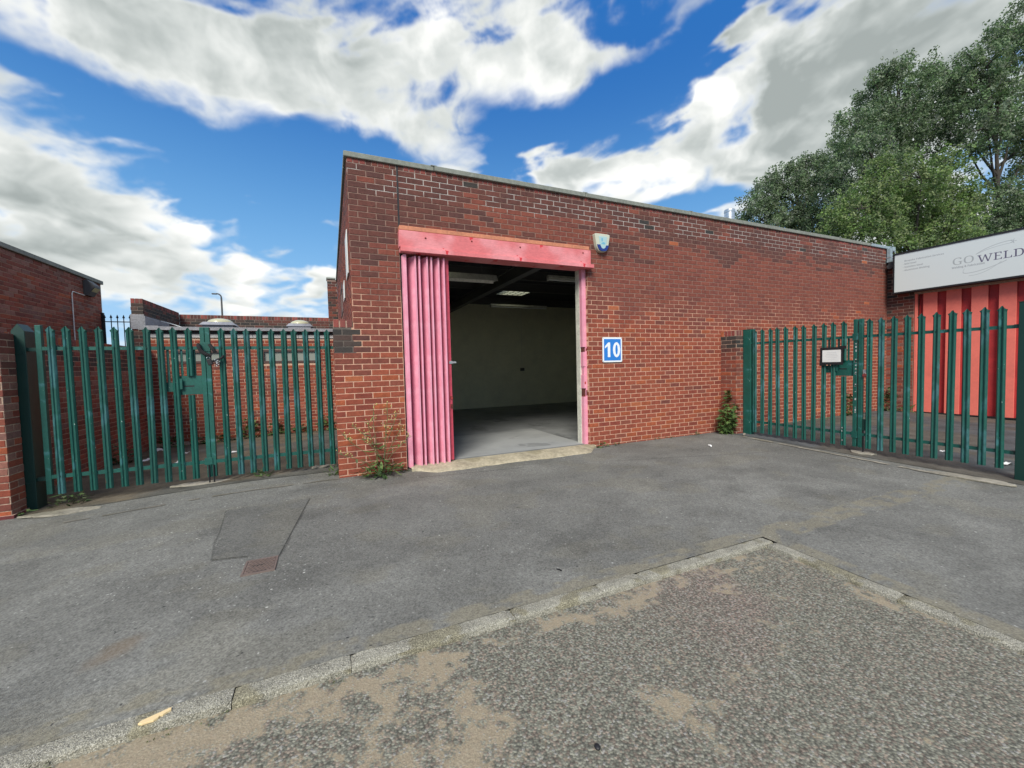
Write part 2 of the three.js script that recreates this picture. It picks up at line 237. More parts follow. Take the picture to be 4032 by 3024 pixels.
// ---------------------------------------------------------------- materials
const std = (o) => new THREE.MeshStandardMaterial({ roughness: 0.85, metalness: 0, ...o });
const rep = (t, x, y = x) => { const c = t.clone(); c.repeat.set(x, y); c.needsUpdate = true; return c; };
const M = {
  mortarDark: std({ map: rep(TX.mortarB, 1.5), color: new THREE.Color(0.55, 0.62, 0.68), roughness: 0.95 }),
  mortarPale: std({ map: rep(TX.mortarB, 1.5), color: new THREE.Color(1.45, 1.42, 1.38), bumpMap: rep(TX.bump, 3), bumpScale: 0.004, roughness: 0.95 }),
  brick: std({ vertexColors: true, map: rep(TX.brick, 2.2), bumpMap: rep(TX.brickBump, 2.2), bumpScale: 0.003, roughness: 0.92 }),
  mortarFront: std({ map: TX.mortar, bumpMap: rep(TX.bump, 3), bumpScale: 0.004, roughness: 0.95 }),
  mortar: std({ map: rep(TX.mortarB, 1.5), bumpMap: rep(TX.bump, 3), bumpScale: 0.004, roughness: 0.95 }),
  green: std({ map: rep(TX.green, 1.3), roughness: 0.5, bumpMap: rep(TX.bump, 2), bumpScale: 0.0008 }),
  greenWorn: std({ map: rep(TX.greenWorn, 1.3), roughness: 0.6, bumpMap: rep(TX.bump, 2), bumpScale: 0.0012 }),
  greenDark: std({ color: new THREE.Color(0.004, 0.036, 0.028), roughness: 0.45, bumpMap: rep(TX.bump, 2), bumpScale: 0.0008 }),
  pink: std({ map: rep(TX.pink, 1.1), roughness: 0.62, bumpMap: rep(TX.bump, 2), bumpScale: 0.0006 }),
  lintel: std({ map: rep(TX.lintel, 0.9), roughness: 0.65, bumpMap: rep(TX.bump, 2), bumpScale: 0.001 }),
  orange: std({ color: new THREE.Color(0.70, 0.27, 0.15), map: rep(TX.grain, 1), roughness: 0.7 }),
  crimson: std({ color: new THREE.Color(0.62, 0.075, 0.12), map: rep(TX.grain, 1), roughness: 0.5 }),
  rust: std({ map: rep(TX.rust, 3), roughness: 0.95, bumpMap: rep(TX.bump, 6), bumpScale: 0.002 }),
  coping: std({ color: new THREE.Color(0.27, 0.29, 0.25), map: rep(TX.grain, 0.8), roughness: 0.75, bumpMap: rep(TX.bump, 1), bumpScale: 0.004 }),
  copingBlue: std({ color: new THREE.Color(0.34, 0.43, 0.47), map: rep(TX.grain, 0.8), roughness: 0.6 }),
  concrete: std({ map: rep(TX.concrete, 1), roughness: 0.95, bumpMap: rep(TX.bump, 2), bumpScale: 0.008 }),
  concreteDull: std({ map: rep(TX.concrete, 1), color: new THREE.Color(0.62, 0.62, 0.62), roughness: 0.95, bumpMap: rep(TX.bump, 2), bumpScale: 0.006 }),
  ramp: std({ map: rep(TX.concrete, 1), color: new THREE.Color(1.35, 1.28, 1.12), roughness: 0.95, bumpMap: rep(TX.bump, 2), bumpScale: 0.010 }),
  kerb: std({ color: new THREE.Color(1.0, 0.98, 0.92), map: rep(TX.kerb, 1.6), roughness: 0.95, bumpMap: rep(TX.bump, 4), bumpScale: 0.009 }),
  floor: std({ color: new THREE.Color(0.23, 0.24, 0.24), map: rep(TX.kerbSoft, 0.35), roughness: 0.75 }),
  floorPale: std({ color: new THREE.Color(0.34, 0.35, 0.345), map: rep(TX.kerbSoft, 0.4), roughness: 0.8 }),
  cream: std({ map: rep(TX.render, 0.5), color: new THREE.Color(1.15, 1.15, 1.12), roughness: 0.95 }),
  creamPaint: std({ color: new THREE.Color(0.80, 0.79, 0.68), map: rep(TX.grain, 1), roughness: 0.7 }),
  deck: std({ color: new THREE.Color(0.035, 0.037, 0.045), map: rep(TX.grain, 1), roughness: 0.8 }),
  steel: std({ color: new THREE.Color(0.075, 0.075, 0.075), roughness: 0.6 }),
  galv: std({ color: new THREE.Color(0.62, 0.64, 0.66), metalness: 0.85, roughness: 0.35 }),
  galvDull: std({ color: new THREE.Color(0.40, 0.41, 0.42), metalness: 0.6, roughness: 0.5 }),
  white: std({ color: new THREE.Color(0.72, 0.73, 0.71), roughness: 0.6 }),
  fitting: std({ color: new THREE.Color(0.80, 0.78, 0.70), map: rep(TX.grain, 1), roughness: 0.5 }),
  tubeGlass: std({ color: new THREE.Color(0.80, 0.81, 0.80), roughness: 0.25 }),
  paper: std({ color: new THREE.Color(0.80, 0.80, 0.78), roughness: 0.9, side: THREE.DoubleSide }),
  black: std({ color: new THREE.Color(0.012, 0.012, 0.014), roughness: 0.55 }),
  blackSoft: std({ color: new THREE.Color(0.016, 0.016, 0.018), roughness: 0.9, bumpMap: rep(TX.bump, 8), bumpScale: 0.004 }),
  lead: std({ color: new THREE.Color(0.34, 0.35, 0.38), map: rep(TX.grain, 1.2), roughness: 0.6, bumpMap: rep(TX.bump, 2), bumpScale: 0.012 }),
  felt: std({ color: new THREE.Color(0.23, 0.245, 0.27), map: rep(TX.grain, 1), roughness: 0.85, bumpMap: rep(TX.bump, 2), bumpScale: 0.006 }),
  peeling: std({ color: new THREE.Color(0.60, 0.61, 0.61), map: rep(TX.grain, 2), roughness: 0.8 }),
  brownFrame: std({ color: new THREE.Color(0.085, 0.045, 0.04), roughness: 0.6 }),
  frosted: new THREE.MeshPhysicalMaterial({ color: new THREE.Color(0.26, 0.29, 0.26), roughness: 0.28, metalness: 0 }),
  dome: new THREE.MeshPhysicalMaterial({ color: new THREE.Color(0.50, 0.49, 0.32), roughness: 0.35, clearcoat: 0.4 }),
  domeBody: std({ color: new THREE.Color(0.34, 0.35, 0.39), map: rep(TX.grain, 2), roughness: 0.7 }),
  skyPane: new THREE.MeshPhysicalMaterial({ color: new THREE.Color(0.90, 0.91, 0.76), transmission: 0.85, roughness: 0.95, thickness: 0, side: THREE.DoubleSide }),
  red: std({ map: rep(TX.red, 0.8), roughness: 0.7 }),
  salmon: std({ map: rep(TX.salmon, 0.8), roughness: 0.7 }),
  pave: std({ map: TX.pave, bumpMap: rep(TX.aggr, 14, 7), bumpScale: 0.003, roughness: 0.92 }),
  patch: std({ map: TX.pave, color: new THREE.Color(0.82, 0.82, 0.82), bumpMap: rep(TX.aggr, 14, 7), bumpScale: 0.003, roughness: 0.92 }),
  road: std({ map: TX.road, bumpMap: TX.roadBump, bumpScale: 0.0075, roughness: 0.93 }),
  yard: std({ map: TX.yard, bumpMap: rep(TX.aggr, 6), bumpScale: 0.003, roughness: 0.95 }),
  yardGrey: std({ map: TX.yard, color: new THREE.Color(0.82, 0.92, 1.12), bumpMap: rep(TX.aggr, 6), bumpScale: 0.003, roughness: 0.93 }),
  earth: std({ color: new THREE.Color(0.10, 0.10, 0.085), map: rep(TX.grain, 0.2), roughness: 0.95 }),
  iron: std({ color: new THREE.Color(0.235, 0.175, 0.15), map: rep(TX.grain, 3), roughness: 0.7, metalness: 0.15 }),
  moss: std({ color: new THREE.Color(0.075, 0.085, 0.025), roughness: 0.95, side: THREE.DoubleSide }),
  leafG: std({ color: new THREE.Color(0.060, 0.115, 0.030), roughness: 0.6, side: THREE.DoubleSide }),
  leafL: std({ color: new THREE.Color(0.105, 0.170, 0.045), roughness: 0.6, side: THREE.DoubleSide }),
  leafD: std({ color: new THREE.Color(0.028, 0.058, 0.018), roughness: 0.6, side: THREE.DoubleSide }),
  leafOlive: std({ color: new THREE.Color(0.100, 0.125, 0.055), roughness: 0.7, side: THREE.DoubleSide }),
  stem: std({ color: new THREE.Color(0.13, 0.15, 0.06), roughness: 0.8 }),
  flower: std({ color: new THREE.Color(0.50, 0.44, 0.16), roughness: 0.8, side: THREE.DoubleSide }),
  bark: std({ color: new THREE.Color(0.075, 0.065, 0.055), map: rep(TX.grain, 2), roughness: 0.95, bumpMap: rep(TX.bump, 3), bumpScale: 0.02 }),
  chipYellow: std({ color: new THREE.Color(0.78, 0.60, 0.33), roughness: 0.85 }),
};

// ---------------------------------------------------------------- brickwork: single bricks as meshes, the rest of a wall as one mesh
const PAL = {                                                          // base colours, by how weathered the brick is
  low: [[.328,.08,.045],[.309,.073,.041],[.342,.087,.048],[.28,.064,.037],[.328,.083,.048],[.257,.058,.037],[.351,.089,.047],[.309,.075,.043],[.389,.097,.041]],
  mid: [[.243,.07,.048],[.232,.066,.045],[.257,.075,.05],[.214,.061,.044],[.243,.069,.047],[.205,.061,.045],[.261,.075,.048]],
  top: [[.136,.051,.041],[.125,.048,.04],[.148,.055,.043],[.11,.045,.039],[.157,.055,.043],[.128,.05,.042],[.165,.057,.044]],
  soot: [[.055,.048,.044],[.075,.055,.048],[.045,.042,.040],[.10,.062,.053]],
  orange: [[.44,.13,.055],[.40,.115,.05]],
  edge: [[.28,.070,.060],[.32,.085,.070],[.20,.065,.058],[.25,.072,.062]],
  yard: [[.34,.095,.064],[.29,.083,.059],[.37,.107,.068],[.25,.075,.054],[.31,.089,.062]],
  dull: [[.27,.130,.103],[.23,.112,.09],[.31,.148,.115],[.21,.105,.09],[.33,.140,.105]],
  plinth: [[.17,.040,.042],[.15,.036,.04],[.20,.05,.048]],
};
const brickGeo = new Map();
function brickGeometry(len, h, fam, ci, v) {
  const key = [len.toFixed(3), h.toFixed(3), fam, ci, v].join();
  if (brickGeo.has(key)) return brickGeo.get(key);
  const r = mulberry(1 + v * 101 + ci * 7 + fam.length), c = 0.003, D = 0.016, x = len / 2, y = h / 2, j = () => (r() - 0.5) * 0.003, jz = () => (r() - 0.5) * 0.0024;
  const F = [[-x + c + j(), -y + c + j(), jz()], [x - c + j(), -y + c + j(), jz()], [x - c + j(), y - c + j(), jz()], [-x + c + j(), y - c + j(), jz()]];
  const O = [[-x, -y, -c], [x, -y, -c], [x, y, -c], [-x, y, -c]], B = O.map(p => [p[0], p[1], -D]), P = [];
  const quad = (a, b, cc, d) => P.push(...a, ...b, ...cc, ...a, ...cc, ...d);
  quad(F[0], F[1], F[2], F[3]);
  for (let k = 0; k < 4; k++) { const n = (k + 1) % 4; quad(O[k], O[n], F[n], F[k]); quad(B[k], B[n], O[n], O[k]); }
  const g = new THREE.BufferGeometry(), N = P.length / 3; g.setAttribute('position', new THREE.Float32BufferAttribute(P, 3)); g.computeVertexNormals();
  const [cr, cg, cb] = PAL[fam][ci], k = 0.90 + 0.2 * r(), col = [], uv = [], ou = r() * 3, ov = r() * 3;
  for (let i = 0; i < N; i++) { col.push(cr * k, cg * k, cb * k); uv.push(P[i * 3] + ou, P[i * 3 + 1] + P[i * 3 + 2] + ov); }
  g.setAttribute('color', new THREE.Float32BufferAttribute(col, 3)); g.setAttribute('uv', new THREE.Float32BufferAttribute(uv, 2));
  brickGeo.set(key, g); return g;
}
// a run of courses on an upright face: p0 its lower left corner seen from outside, ang the turn of its outward normal from +z
function courses(out, { p0, ang = 0, w, n, fam, off = 0, h = 0.065, pitch = 0.225, row = 0.075, skip, soldier = false, min = 0.035, joint = 0.0105 }) {
  const cx = Math.cos(ang), sx = Math.sin(ang);
  for (let k = 0; k < n; k++) {
    const yc = p0[1] + row * k + h / 2 + 0.005, shift = soldier ? 0 : ((k + off) % 2 ? 0.1125 : 0) + (hash(k, off, 5) - 0.5) * 0.012;
    for (let u = -shift; u < w; u += pitch) {
      let a = Math.max(u + joint / 2, 0), b = Math.min(u + pitch - joint / 2, w); if (b - a < min) continue;
      let spans = [[a, b]]; if (skip) for (const q of skip) { if (yc + h / 2 < q[2] || yc - h / 2 > q[3]) continue; spans = spans.flatMap(([s, e]) => e <= q[0] || s >= q[1] ? [[s, e]] : [[s, Math.min(e, q[0])], [Math.max(s, q[1]), e]].filter(z => z[1] - z[0] > min)); }
      for (const [s, e] of spans) { const L = Math.round((e - s) / 0.0125) * 0.0125, m = (s + e) / 2, x = p0[0] + cx * m, z = p0[2] - sx * m; if (L < min) continue; out.push({ c: [x, yc, z], ang, len: Math.min(L, e - s + 0.004), h, f: fam(x, yc, z, k) }); }
    }
  }
}
function layBricks(parent, list, most = 300, reach = 9) {
  const o = parent.getWorldPosition(new THREE.Vector3());
  for (const b of list) { b.ci = Math.floor(rnd() * PAL[b.f].length); b.v = Math.floor(rnd() * 3); b.jz = (rnd() - 0.5) * 0.0024;
    const dx = b.c[0] - EYE.x, dy = b.c[1] - EYE.y, dz = b.c[2] - EYE.z, d = Math.hypot(dx, dy, dz), nx = Math.sin(b.ang), nz = Math.cos(b.ang);
    const fw = (dx * 0.404 - dz * 0.914), rt = (dx * 0.914 + dz * 0.404), seen = fw > 0.3 && Math.abs(rt / fw) < 1.27;
    b.size = seen ? b.len * b.h * Math.abs(dx * nx + dz * nz) / (d * d * d) : 0; }
  list.sort((a, b) => b.size - a.size);
  const q = new THREE.Matrix4(), rest = [];
  list.forEach((b, i) => {
    const g = brickGeometry(b.len, b.h, b.f, b.ci, b.v), x = b.c[0] + Math.sin(b.ang) * b.jz, z = b.c[2] + Math.cos(b.ang) * b.jz;
    if (i < most && b.size > 0) { const m = mesh('brick', g, M.brick, parent); m.position.set(x - o.x, b.c[1] - o.y, z - o.z); m.rotation.y = b.ang; }
    else rest.push(g.clone().applyMatrix4(q.makeRotationY(b.ang).setPosition(x - o.x, b.c[1] - o.y, z - o.z)));
  });
  if (rest.length) { const m = mesh('brickwork', mergeGeometries(rest), M.brick, parent); m.userData.kind = 'stuff'; }
}
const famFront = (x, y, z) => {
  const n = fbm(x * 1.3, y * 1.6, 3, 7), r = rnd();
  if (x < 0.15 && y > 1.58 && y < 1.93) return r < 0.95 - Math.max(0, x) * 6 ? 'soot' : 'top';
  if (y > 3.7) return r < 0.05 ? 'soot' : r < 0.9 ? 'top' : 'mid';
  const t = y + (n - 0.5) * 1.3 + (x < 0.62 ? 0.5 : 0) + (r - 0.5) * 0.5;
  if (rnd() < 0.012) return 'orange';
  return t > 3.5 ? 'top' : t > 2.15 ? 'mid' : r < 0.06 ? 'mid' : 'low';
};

// ---------------------------------------------------------------- ground, pavement, kerb, road, yards
function ground(x, z) {
  let y = z > 0 ? -0.018 * z : 0.0; if (z < -0.6) y += 0.022 * Math.max(z + 0.6, -5) * sst(0.5, -0.3, x);
  y -= 0.095 * sst(-1.0, -3.5, x); y += 0.006 * clamp(x - 6.9, 0, 6); return y;
}
function sheet(x0, x1, z0, z1, step, lift, uvf) {
  const nx = Math.max(1, Math.round((x1 - x0) / step)), nz = Math.max(1, Math.round((z1 - z0) / step)), g = new THREE.PlaneGeometry(1, 1, nx, nz), p = g.attributes.position, uv = g.attributes.uv;
  for (let i = 0; i < p.count; i++) { const x = x0 + (p.getX(i) + 0.5) * (x1 - x0), z = z0 + (0.5 - p.getY(i)) * (z1 - z0); p.setXYZ(i, x, ground(x, z) + lift, z); const [u, v] = uvf(x, z); uv.setXY(i, u, v); }
  g.computeVertexNormals(); return soft(g);
}
const uvPave = (x, z) => [(x - PV.x0) / (PV.x1 - PV.x0), (z - PV.z0) / (PV.z1 - PV.z0)], uvYard = (x, z) => [x / 8, z / 8];
const KZ = 3.455, KX = 2.88, KW = 0.092;                                // back edges of the two kerb runs, width of the kerb
{
  const g = new THREE.PlaneGeometry(1600, 1600, 40, 40); g.rotateX(-Math.PI / 2); g.translate(0, -0.32, 0);
  struct('ground', metric(g), M.earth);
  struct('pavement', [sheet(-14, KX, -9, KZ, 0.25, 0, uvPave), sheet(KX, 14, -9, KZ, 0.25, 0, uvPave), sheet(KX, 14, KZ, 16, 0.25, 0, uvPave)], M.pave);
  const r = new THREE.PlaneGeometry(1, 1, 90, 60), p = r.attributes.position, uv = r.attributes.uv;
  for (let i = 0; i < p.count; i++) { const x = mix(-16, KX - 0.02, p.getX(i) + 0.5), z = mix(KZ + 0.02, 16, 0.5 - p.getY(i)); p.setXYZ(i, x, -0.098 - 0.012 * (z - 3.55) + 0.008 * (fbm(x * 2, z * 2, 3, 2) - 0.5), z); uv.setXY(i, (x - RD.x0) / 6, (z - RD.z0) / 4); }
  r.computeVertexNormals(); struct('road', soft(r), M.road);
  struct('yard_ground', sheet(-3.81, -0.02, -5.6, -0.42, 0.25, 0.006, uvYard), M.yard, 'brown dirty tarmac of the small yard behind the left gate');
  struct('yard_ground', sheet(6.62, 12.6, -0.02, 14, 0.25, 0.006, uvYard), M.yardGrey, 'grey brown tarmac of the yard behind the right gate');
  // kerb stones, each its own, chipped along the arris
  const K = new THREE.Group(); K.name = numbered('kerb'); K.userData.kind = 'structure'; scene.add(K);
  const stone = (L, seed) => {
    const g = new RoundedBoxGeometry(L, 0.16, KW, 2, 0.012), gg = new THREE.BoxGeometry(L, 0.16, KW, Math.max(4, Math.round(L / 0.03)), 5, 5), p = gg.attributes.position;
    for (let i = 0; i < p.count; i++) {
      const x = p.getX(i); let y = p.getY(i), z = p.getZ(i); const n = fbm(x * 14 + seed * 9, z * 30 + seed, 3, 4) - 0.5, e = fbm(x * 22 + seed * 5, 3, 3, 6);
      if (y > 0.079) { y += n * 0.006; if (z > KW / 2 - 0.001) { y -= 0.004 + 0.022 * e * e; z -= 0.012 * e; } }
      if (z > KW / 2 - 0.002) z += (vn(x * 35, y * 35, 8) - 0.5) * 0.008;
      if (Math.abs(Math.abs(x) - L / 2) < 1e-4 && y > 0.06) y -= 0.004 + 0.010 * hash(seed, x > 0 ? 1 : 2, 4) * vn(z * 40, seed, 2);
      p.setXYZ(i, x, y, z);
    }
    gg.computeVertexNormals(); return metric(gg, 1, seed * 0.37, seed * 0.71);
  };
  const jx = [-4.4, -3.485, -2.57, -1.66, -0.74, -0.25, 0.63, 1.24, 1.58, 2.06, KX];
  for (let i = 0; i + 1 < jx.length; i++) { const a = jx[i], b = jx[i + 1], m = mesh('kerb_stone', stone(b - a - 0.003, i), M.kerb, K), x = (a + b) / 2; m.position.set(x, ground(x, KZ) - 0.082 + 0.004 * (hash(i, 2, 3) - 0.5), KZ + KW / 2); m.rotation.z = Math.atan2(ground(b, KZ) - ground(a, KZ), b - a); }
  const jz = [KZ + KW + 0.002, 4.36, 5.27, 6.18, 7.1, 8.0];
  for (let i = 0; i + 1 < jz.length; i++) { const a = jz[i], b = jz[i + 1], m = mesh('kerb_stone', stone(b - a - 0.003, i + 20), M.kerb, K), z = (a + b) / 2; m.position.set(KX - KW / 2, ground(KX, z) - 0.082, z); m.rotation.y = -Math.PI / 2; m.rotation.order = 'YXZ'; m.rotation.z = Math.atan2(-0.018, 1); }
  // darker tarmac reinstatement running to the small iron cover
  const q = [[-1.30, 0.72], [-0.55, 0.70], [-0.705, 2.08], [-0.905, 2.08], [-0.92, 1.98], [-1.16, 1.93]], s = new THREE.ShapeGeometry(new THREE.Shape(q.map(a => new THREE.Vector2(a[0], -a[1])))), sp = s.attributes.position, su = s.attributes.uv;
  for (let i = 0; i < sp.count; i++) { const x = sp.getX(i), z = -sp.getY(i); sp.setXYZ(i, x, ground(x, z) + 0.005, z); su.setXY(i, ...uvPave(x + 1.7, z + 0.4)); }
  s.computeVertexNormals(); struct('tarmac_patch', soft(s), M.patch, 'darker tarmac repair patch beside the small iron cover');
  // concrete edging strips across the two gateways, flush with the tarmac
  const strip = (pts, w, seed) => {
    const P = []; const L = [], R = []; pts.forEach(([x, z], i) => { const a = pts[Math.max(0, i - 1)], b = pts[Math.min(pts.length - 1, i + 1)], d = Math.hypot(b[0] - a[0], b[1] - a[1]), nx = -(b[1] - a[1]) / d, nz = (b[0] - a[0]) / d, ww = w * (0.6 + 0.8 * hash(i, seed, 3)); L.push([x + nx * ww / 2, z + nz * ww / 2]); R.push([x - nx * ww / 2, z - nz * ww / 2]); });
    const P3 = ([x, z]) => [x, ground(x, z) + (seed === 1 ? 0.005 : 0.009), z]; for (let i = 0; i + 1 < pts.length; i++) if (hash(i, seed, 8) > (seed === 1 ? 0.42 : 0.08)) P.push(...P3(L[i]), ...P3(R[i]), ...P3(R[i + 1]), ...P3(L[i]), ...P3(R[i + 1]), ...P3(L[i + 1]));
    const g = new THREE.BufferGeometry(); g.setAttribute('position', new THREE.Float32BufferAttribute(P, 3)); g.computeVertexNormals(); const nn = g.attributes.normal; if (nn.getY(0) < 0) { for (let i = 0; i < P.length; i += 9) for (let k = 0; k < 3; k++) { const t = P[i + 3 + k]; P[i + 3 + k] = P[i + 6 + k]; P[i + 6 + k] = t; } g.setAttribute('position', new THREE.Float32BufferAttribute(P, 3)); g.computeVertexNormals(); } return metric(g);
  };
  const line = (a, b, n) => Array.from({ length: n + 1 }, (_, i) => [mix(a[0], b[0], i / n) + (hash(i, 7, 3) - 0.5) * 0.012, mix(a[1], b[1], i / n) + (hash(i, 8, 3) - 0.5) * 0.012]);
  struct('concrete_strip', strip(line([-2.9, 0.13], [-0.24, 0.03], 26), 0.035, 1), M.concreteDull, 'thin concrete edging line in front of the left gate');
  struct('concrete_strip', strip(line([6.52, 0.55], [6.37, 3.35], 28), 0.06, 2), M.concrete, 'thin concrete edging line in front of the right gate');
  // small broken concrete pads
  const pad = (x, z, a, b, seed) => { const pts = []; for (let k = 0; k < 22; k++) { const t = k / 22 * 6.283, r = 0.7 + 0.5 * vn(Math.cos(t) * 2 + seed, Math.sin(t) * 2, 3); pts.push([x + Math.cos(t) * a * r, -(z + Math.sin(t) * b * r)]); } const g = new THREE.ExtrudeGeometry(new THREE.Shape(pts.map(p => new THREE.Vector2(...p))), { depth: 0.012, bevelEnabled: true, bevelSize: 0.006, bevelThickness: 0.005, bevelSegments: 1 }); g.rotateX(-Math.PI / 2); g.translate(0, ground(x, z) + 0.004, 0); return metric(g); };
  struct('concrete_pad', pad(-1.83, -0.70, 0.32, 0.075, 3), M.concrete, 'cracked concrete pad under the drop bolts of the left gate');
  struct('concrete_pad', pad(-0.47, -0.82, 0.15, 0.08, 5), M.concrete, 'small broken concrete lump near the brick pier of the left gate');
  struct('concrete_pad', pad(-2.95, -0.30, 0.38, 0.09, 7), M.concrete, 'worn concrete footing beside the large green box post');
  struct('concrete_pad', pad(6.86, 2.24, 0.10, 0.17, 9), M.concrete, 'concrete ring round the drop bolt hole of the right gate');
  struct('concrete_pad', pad(6.45, 3.5, 0.10, 0.36, 11), M.concrete, 'crumbled concrete edge near the dark end post of the right gate');
  // raised concrete ramp at the door
  const d = [[1.0, 0.02], [3.62, 0.02], [3.60, 0.12], [3.38, 0.36], [3.1, 0.33], [2.6, 0.36], [2.1, 0.31], [1.6, 0.34], [1.2, 0.26], [0.7, 0.27], [0.66, 0.16]];
  const st = new THREE.BufferGeometry(), V = []; const top = [], bot = [], N = 60;
  for (let i = 0; i <= N; i++) { const x = mix(0.66, 3.66, i / N), wv = (fbm(x * 3, 1, 3, 3) - 0.5) * 0.09, zf = 0.34 + wv - 0.20 * sst(1.0, 0.66, x) - 0.26 * sst(3.35, 3.66, x); top.push([[x, 0.047, -0.06], [x, 0.046 + 0.006 * (fbm(x * 9, 3, 2) - 0.5), 0.06], [x, 0.030 + 0.010 * (fbm(x * 8, 5, 2) - 0.5), mix(0.06, zf, 0.7)], [x, ground(x, zf) + 0.010, zf - 0.01], [x, ground(x, zf) - 0.02, zf]]); }
  for (let i = 0; i < N; i++) for (let k = 0; k < 4; k++) { const a = top[i][k], b = top[i][k + 1], c = top[i + 1][k + 1], e = top[i + 1][k]; V.push(...a, ...b, ...c, ...a, ...c, ...e); }
  st.setAttribute('position', new THREE.Float32BufferAttribute(V, 3)); let sg = mergeVertices(st); sg.computeVertexNormals(); struct('door_ramp', metric(sg), M.ramp, 'rough raised concrete ramp along the foot of the doorway');
}

// ---------------------------------------------------------------- the workshop
const shop = thing('workshop_building', 'red brick flat roofed workshop with open pink folding door', 'building');
{
  const MF = (g) => { g = soft(g); const p = g.attributes.position, uv = g.attributes.uv; for (let i = 0; i < p.count; i++) uv.setXY(i, (p.getX(i) + 0.1) / 12.8, (p.getY(i) + 0.15) / 4.3); return g; };
  const R = 0.004, DX0 = 0.62, DX1 = 3.60;
  mesh('wall', [MF(box(R, DX0, -0.2, 4.05, -0.25, -R)), MF(box(DX0, DX1, 2.98, 4.05, -0.25, -R)), MF(box(DX1, 12.56, -0.2, 4.05, -0.25, -R)), MF(box(-0.235 + R, R, -0.2, 1.92, -0.33, -R)), MF(box(R, 0.24, -0.2, 4.05, -7.9, -0.25)), MF(box(0.24, 12.56, -0.2, 4.05, -7.9, -7.68)), MF(box(-0.27, 0.0, -0.2, 4.10, -8.2, -7.876))], M.mortarFront, shop);
  const B = [];
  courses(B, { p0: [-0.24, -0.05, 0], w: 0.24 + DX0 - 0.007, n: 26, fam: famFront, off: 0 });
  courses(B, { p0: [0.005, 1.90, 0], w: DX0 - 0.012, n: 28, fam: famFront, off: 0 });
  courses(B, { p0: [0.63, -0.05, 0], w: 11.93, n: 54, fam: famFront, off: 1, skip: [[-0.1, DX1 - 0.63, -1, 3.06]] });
  courses(B, { p0: [DX1, -0.05, 0.0], ang: -Math.PI / 2, w: 0.001, n: 0, fam: famFront });
  const edge = () => rnd() < 0.55 ? 'edge' : rnd() < 0.5 ? 'top' : 'mid';
  courses(B, { p0: [0.005, 4.0, 0], w: DX0 - 0.012, n: 1, fam: edge, soldier: true, pitch: 0.075, h: 0.055 });
  courses(B, { p0: [0.63, 4.0, 0], w: 11.93, n: 1, fam: edge, soldier: true, pitch: 0.075, h: 0.055 });
  courses(B, { p0: [-0.235, 1.915, 0], w: 0.235, n: 1, fam: () => 'edge', soldier: true, pitch: 0.0783, h: 0.10, joint: 0.012 });
  // side wall facing the small yard, the pier's flank, the return at the rear
  courses(B, { p0: [0, -0.05, -7.87], ang: -Math.PI / 2, w: 7.85, n: 55, fam: (x, y) => y > 3.5 ? pick(['top', 'mid']) : pick(['mid', 'low', 'mid']), skip: [[3.35, 4.62, 2.55, 3.13]] });
  courses(B, { p0: [-0.235, -0.05, -0.33], ang: -Math.PI / 2, w: 0.325, n: 26, fam: () => pick(['low', 'mid', 'low']) });
  courses(B, { p0: [-0.27, 1.2, -7.87], w: 0.265, n: 38, fam: () => pick(['top', 'mid', 'soot']) });
  courses(B, { p0: [DX1, -0.05, -0.11], ang: -Math.PI / 2, w: 0.095, n: 41, fam: (x, y) => y > 2 ? 'mid' : 'low' });
  for (const b of B) if (b.ang === -Math.PI / 2 && Math.abs(b.c[0] - DX1) < 0.01) b.c[0] = DX1;
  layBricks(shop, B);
  mesh('pier_cap', box(-0.23, -0.004, 1.92, 2.005, -0.325, -R), M.mortar, shop);
  mesh('movement_joint', box(DX0 - 0.006, 0.636, 2.9, 4.055, -0.02, 0.0), M.black, shop);
  // coping, length by length, slightly out of line
  let x = -0.03; const L = [1.15, 2.45, 2.3, 2.4, 2.2, 1.3, 0.85]; L.forEach((l, i) => {
    const end = Math.min(x + l, 12.62), mm = i > 5 ? M.copingBlue : M.coping, dz = (hash(i, 3, 9) - 0.5) * 0.012, g = box(x, end - 0.006, 4.055, 4.125, -0.30, 0.032 + dz, 0.010), p = g.attributes.position;
    for (let k = 0; k < p.count; k++) p.setY(k, p.getY(k) + 0.006 * (vn(p.getX(k) * 1.1, 2, 5) - 0.5));
    mesh('coping', g, mm, shop); mesh('coping_joint', box(end - 0.05, end + 0.03, 4.121, 4.130, -0.3, 0.036), mm, shop); x = end; });
  mesh('coping', box(-0.03, 0.27, 4.055, 4.124, -7.9, -0.31, 0.008), M.coping, shop);
  mesh('coping', box(-0.29, -0.04, 4.11, 4.16, -8.2, -7.85, 0.008), M.coping, shop);
  // roof with an opening under the rooflight
  const lights = []; for (const x0 of [0.85, 4.15, 7.45, 10.75]) for (const z1 of [-4.35, -1.0]) if (!(z1 > -2 && x0 > 4 && x0 < 4.5)) lights.push({ x0, x1: x0 + 0.83, z0: z1 - 1.05, z1 });
  const slab = (x0, x1, y0, y1, z0, z1) => { const sh = new THREE.Shape([[x0, -z1], [x1, -z1], [x1, -z0], [x0, -z0]].map(p => new THREE.Vector2(...p))); for (const s of lights) sh.holes.push(new THREE.Path([[s.x0, -s.z1], [s.x0, -s.z0], [s.x1, -s.z0], [s.x1, -s.z1]].map(p => new THREE.Vector2(...p)))); const g = new THREE.ExtrudeGeometry(sh, { depth: y1 - y0, bevelEnabled: false }); g.rotateX(-Math.PI / 2); g.translate(0, y0, 0); return metric(g); };
  mesh('roof', slab(0.24, 12.56, 3.50, 3.70, -7.68, -0.25), M.felt, shop);
  mesh('ceiling', slab(0.245, 12.5, 3.45, 3.498, -7.67, -0.255), M.deck, shop);
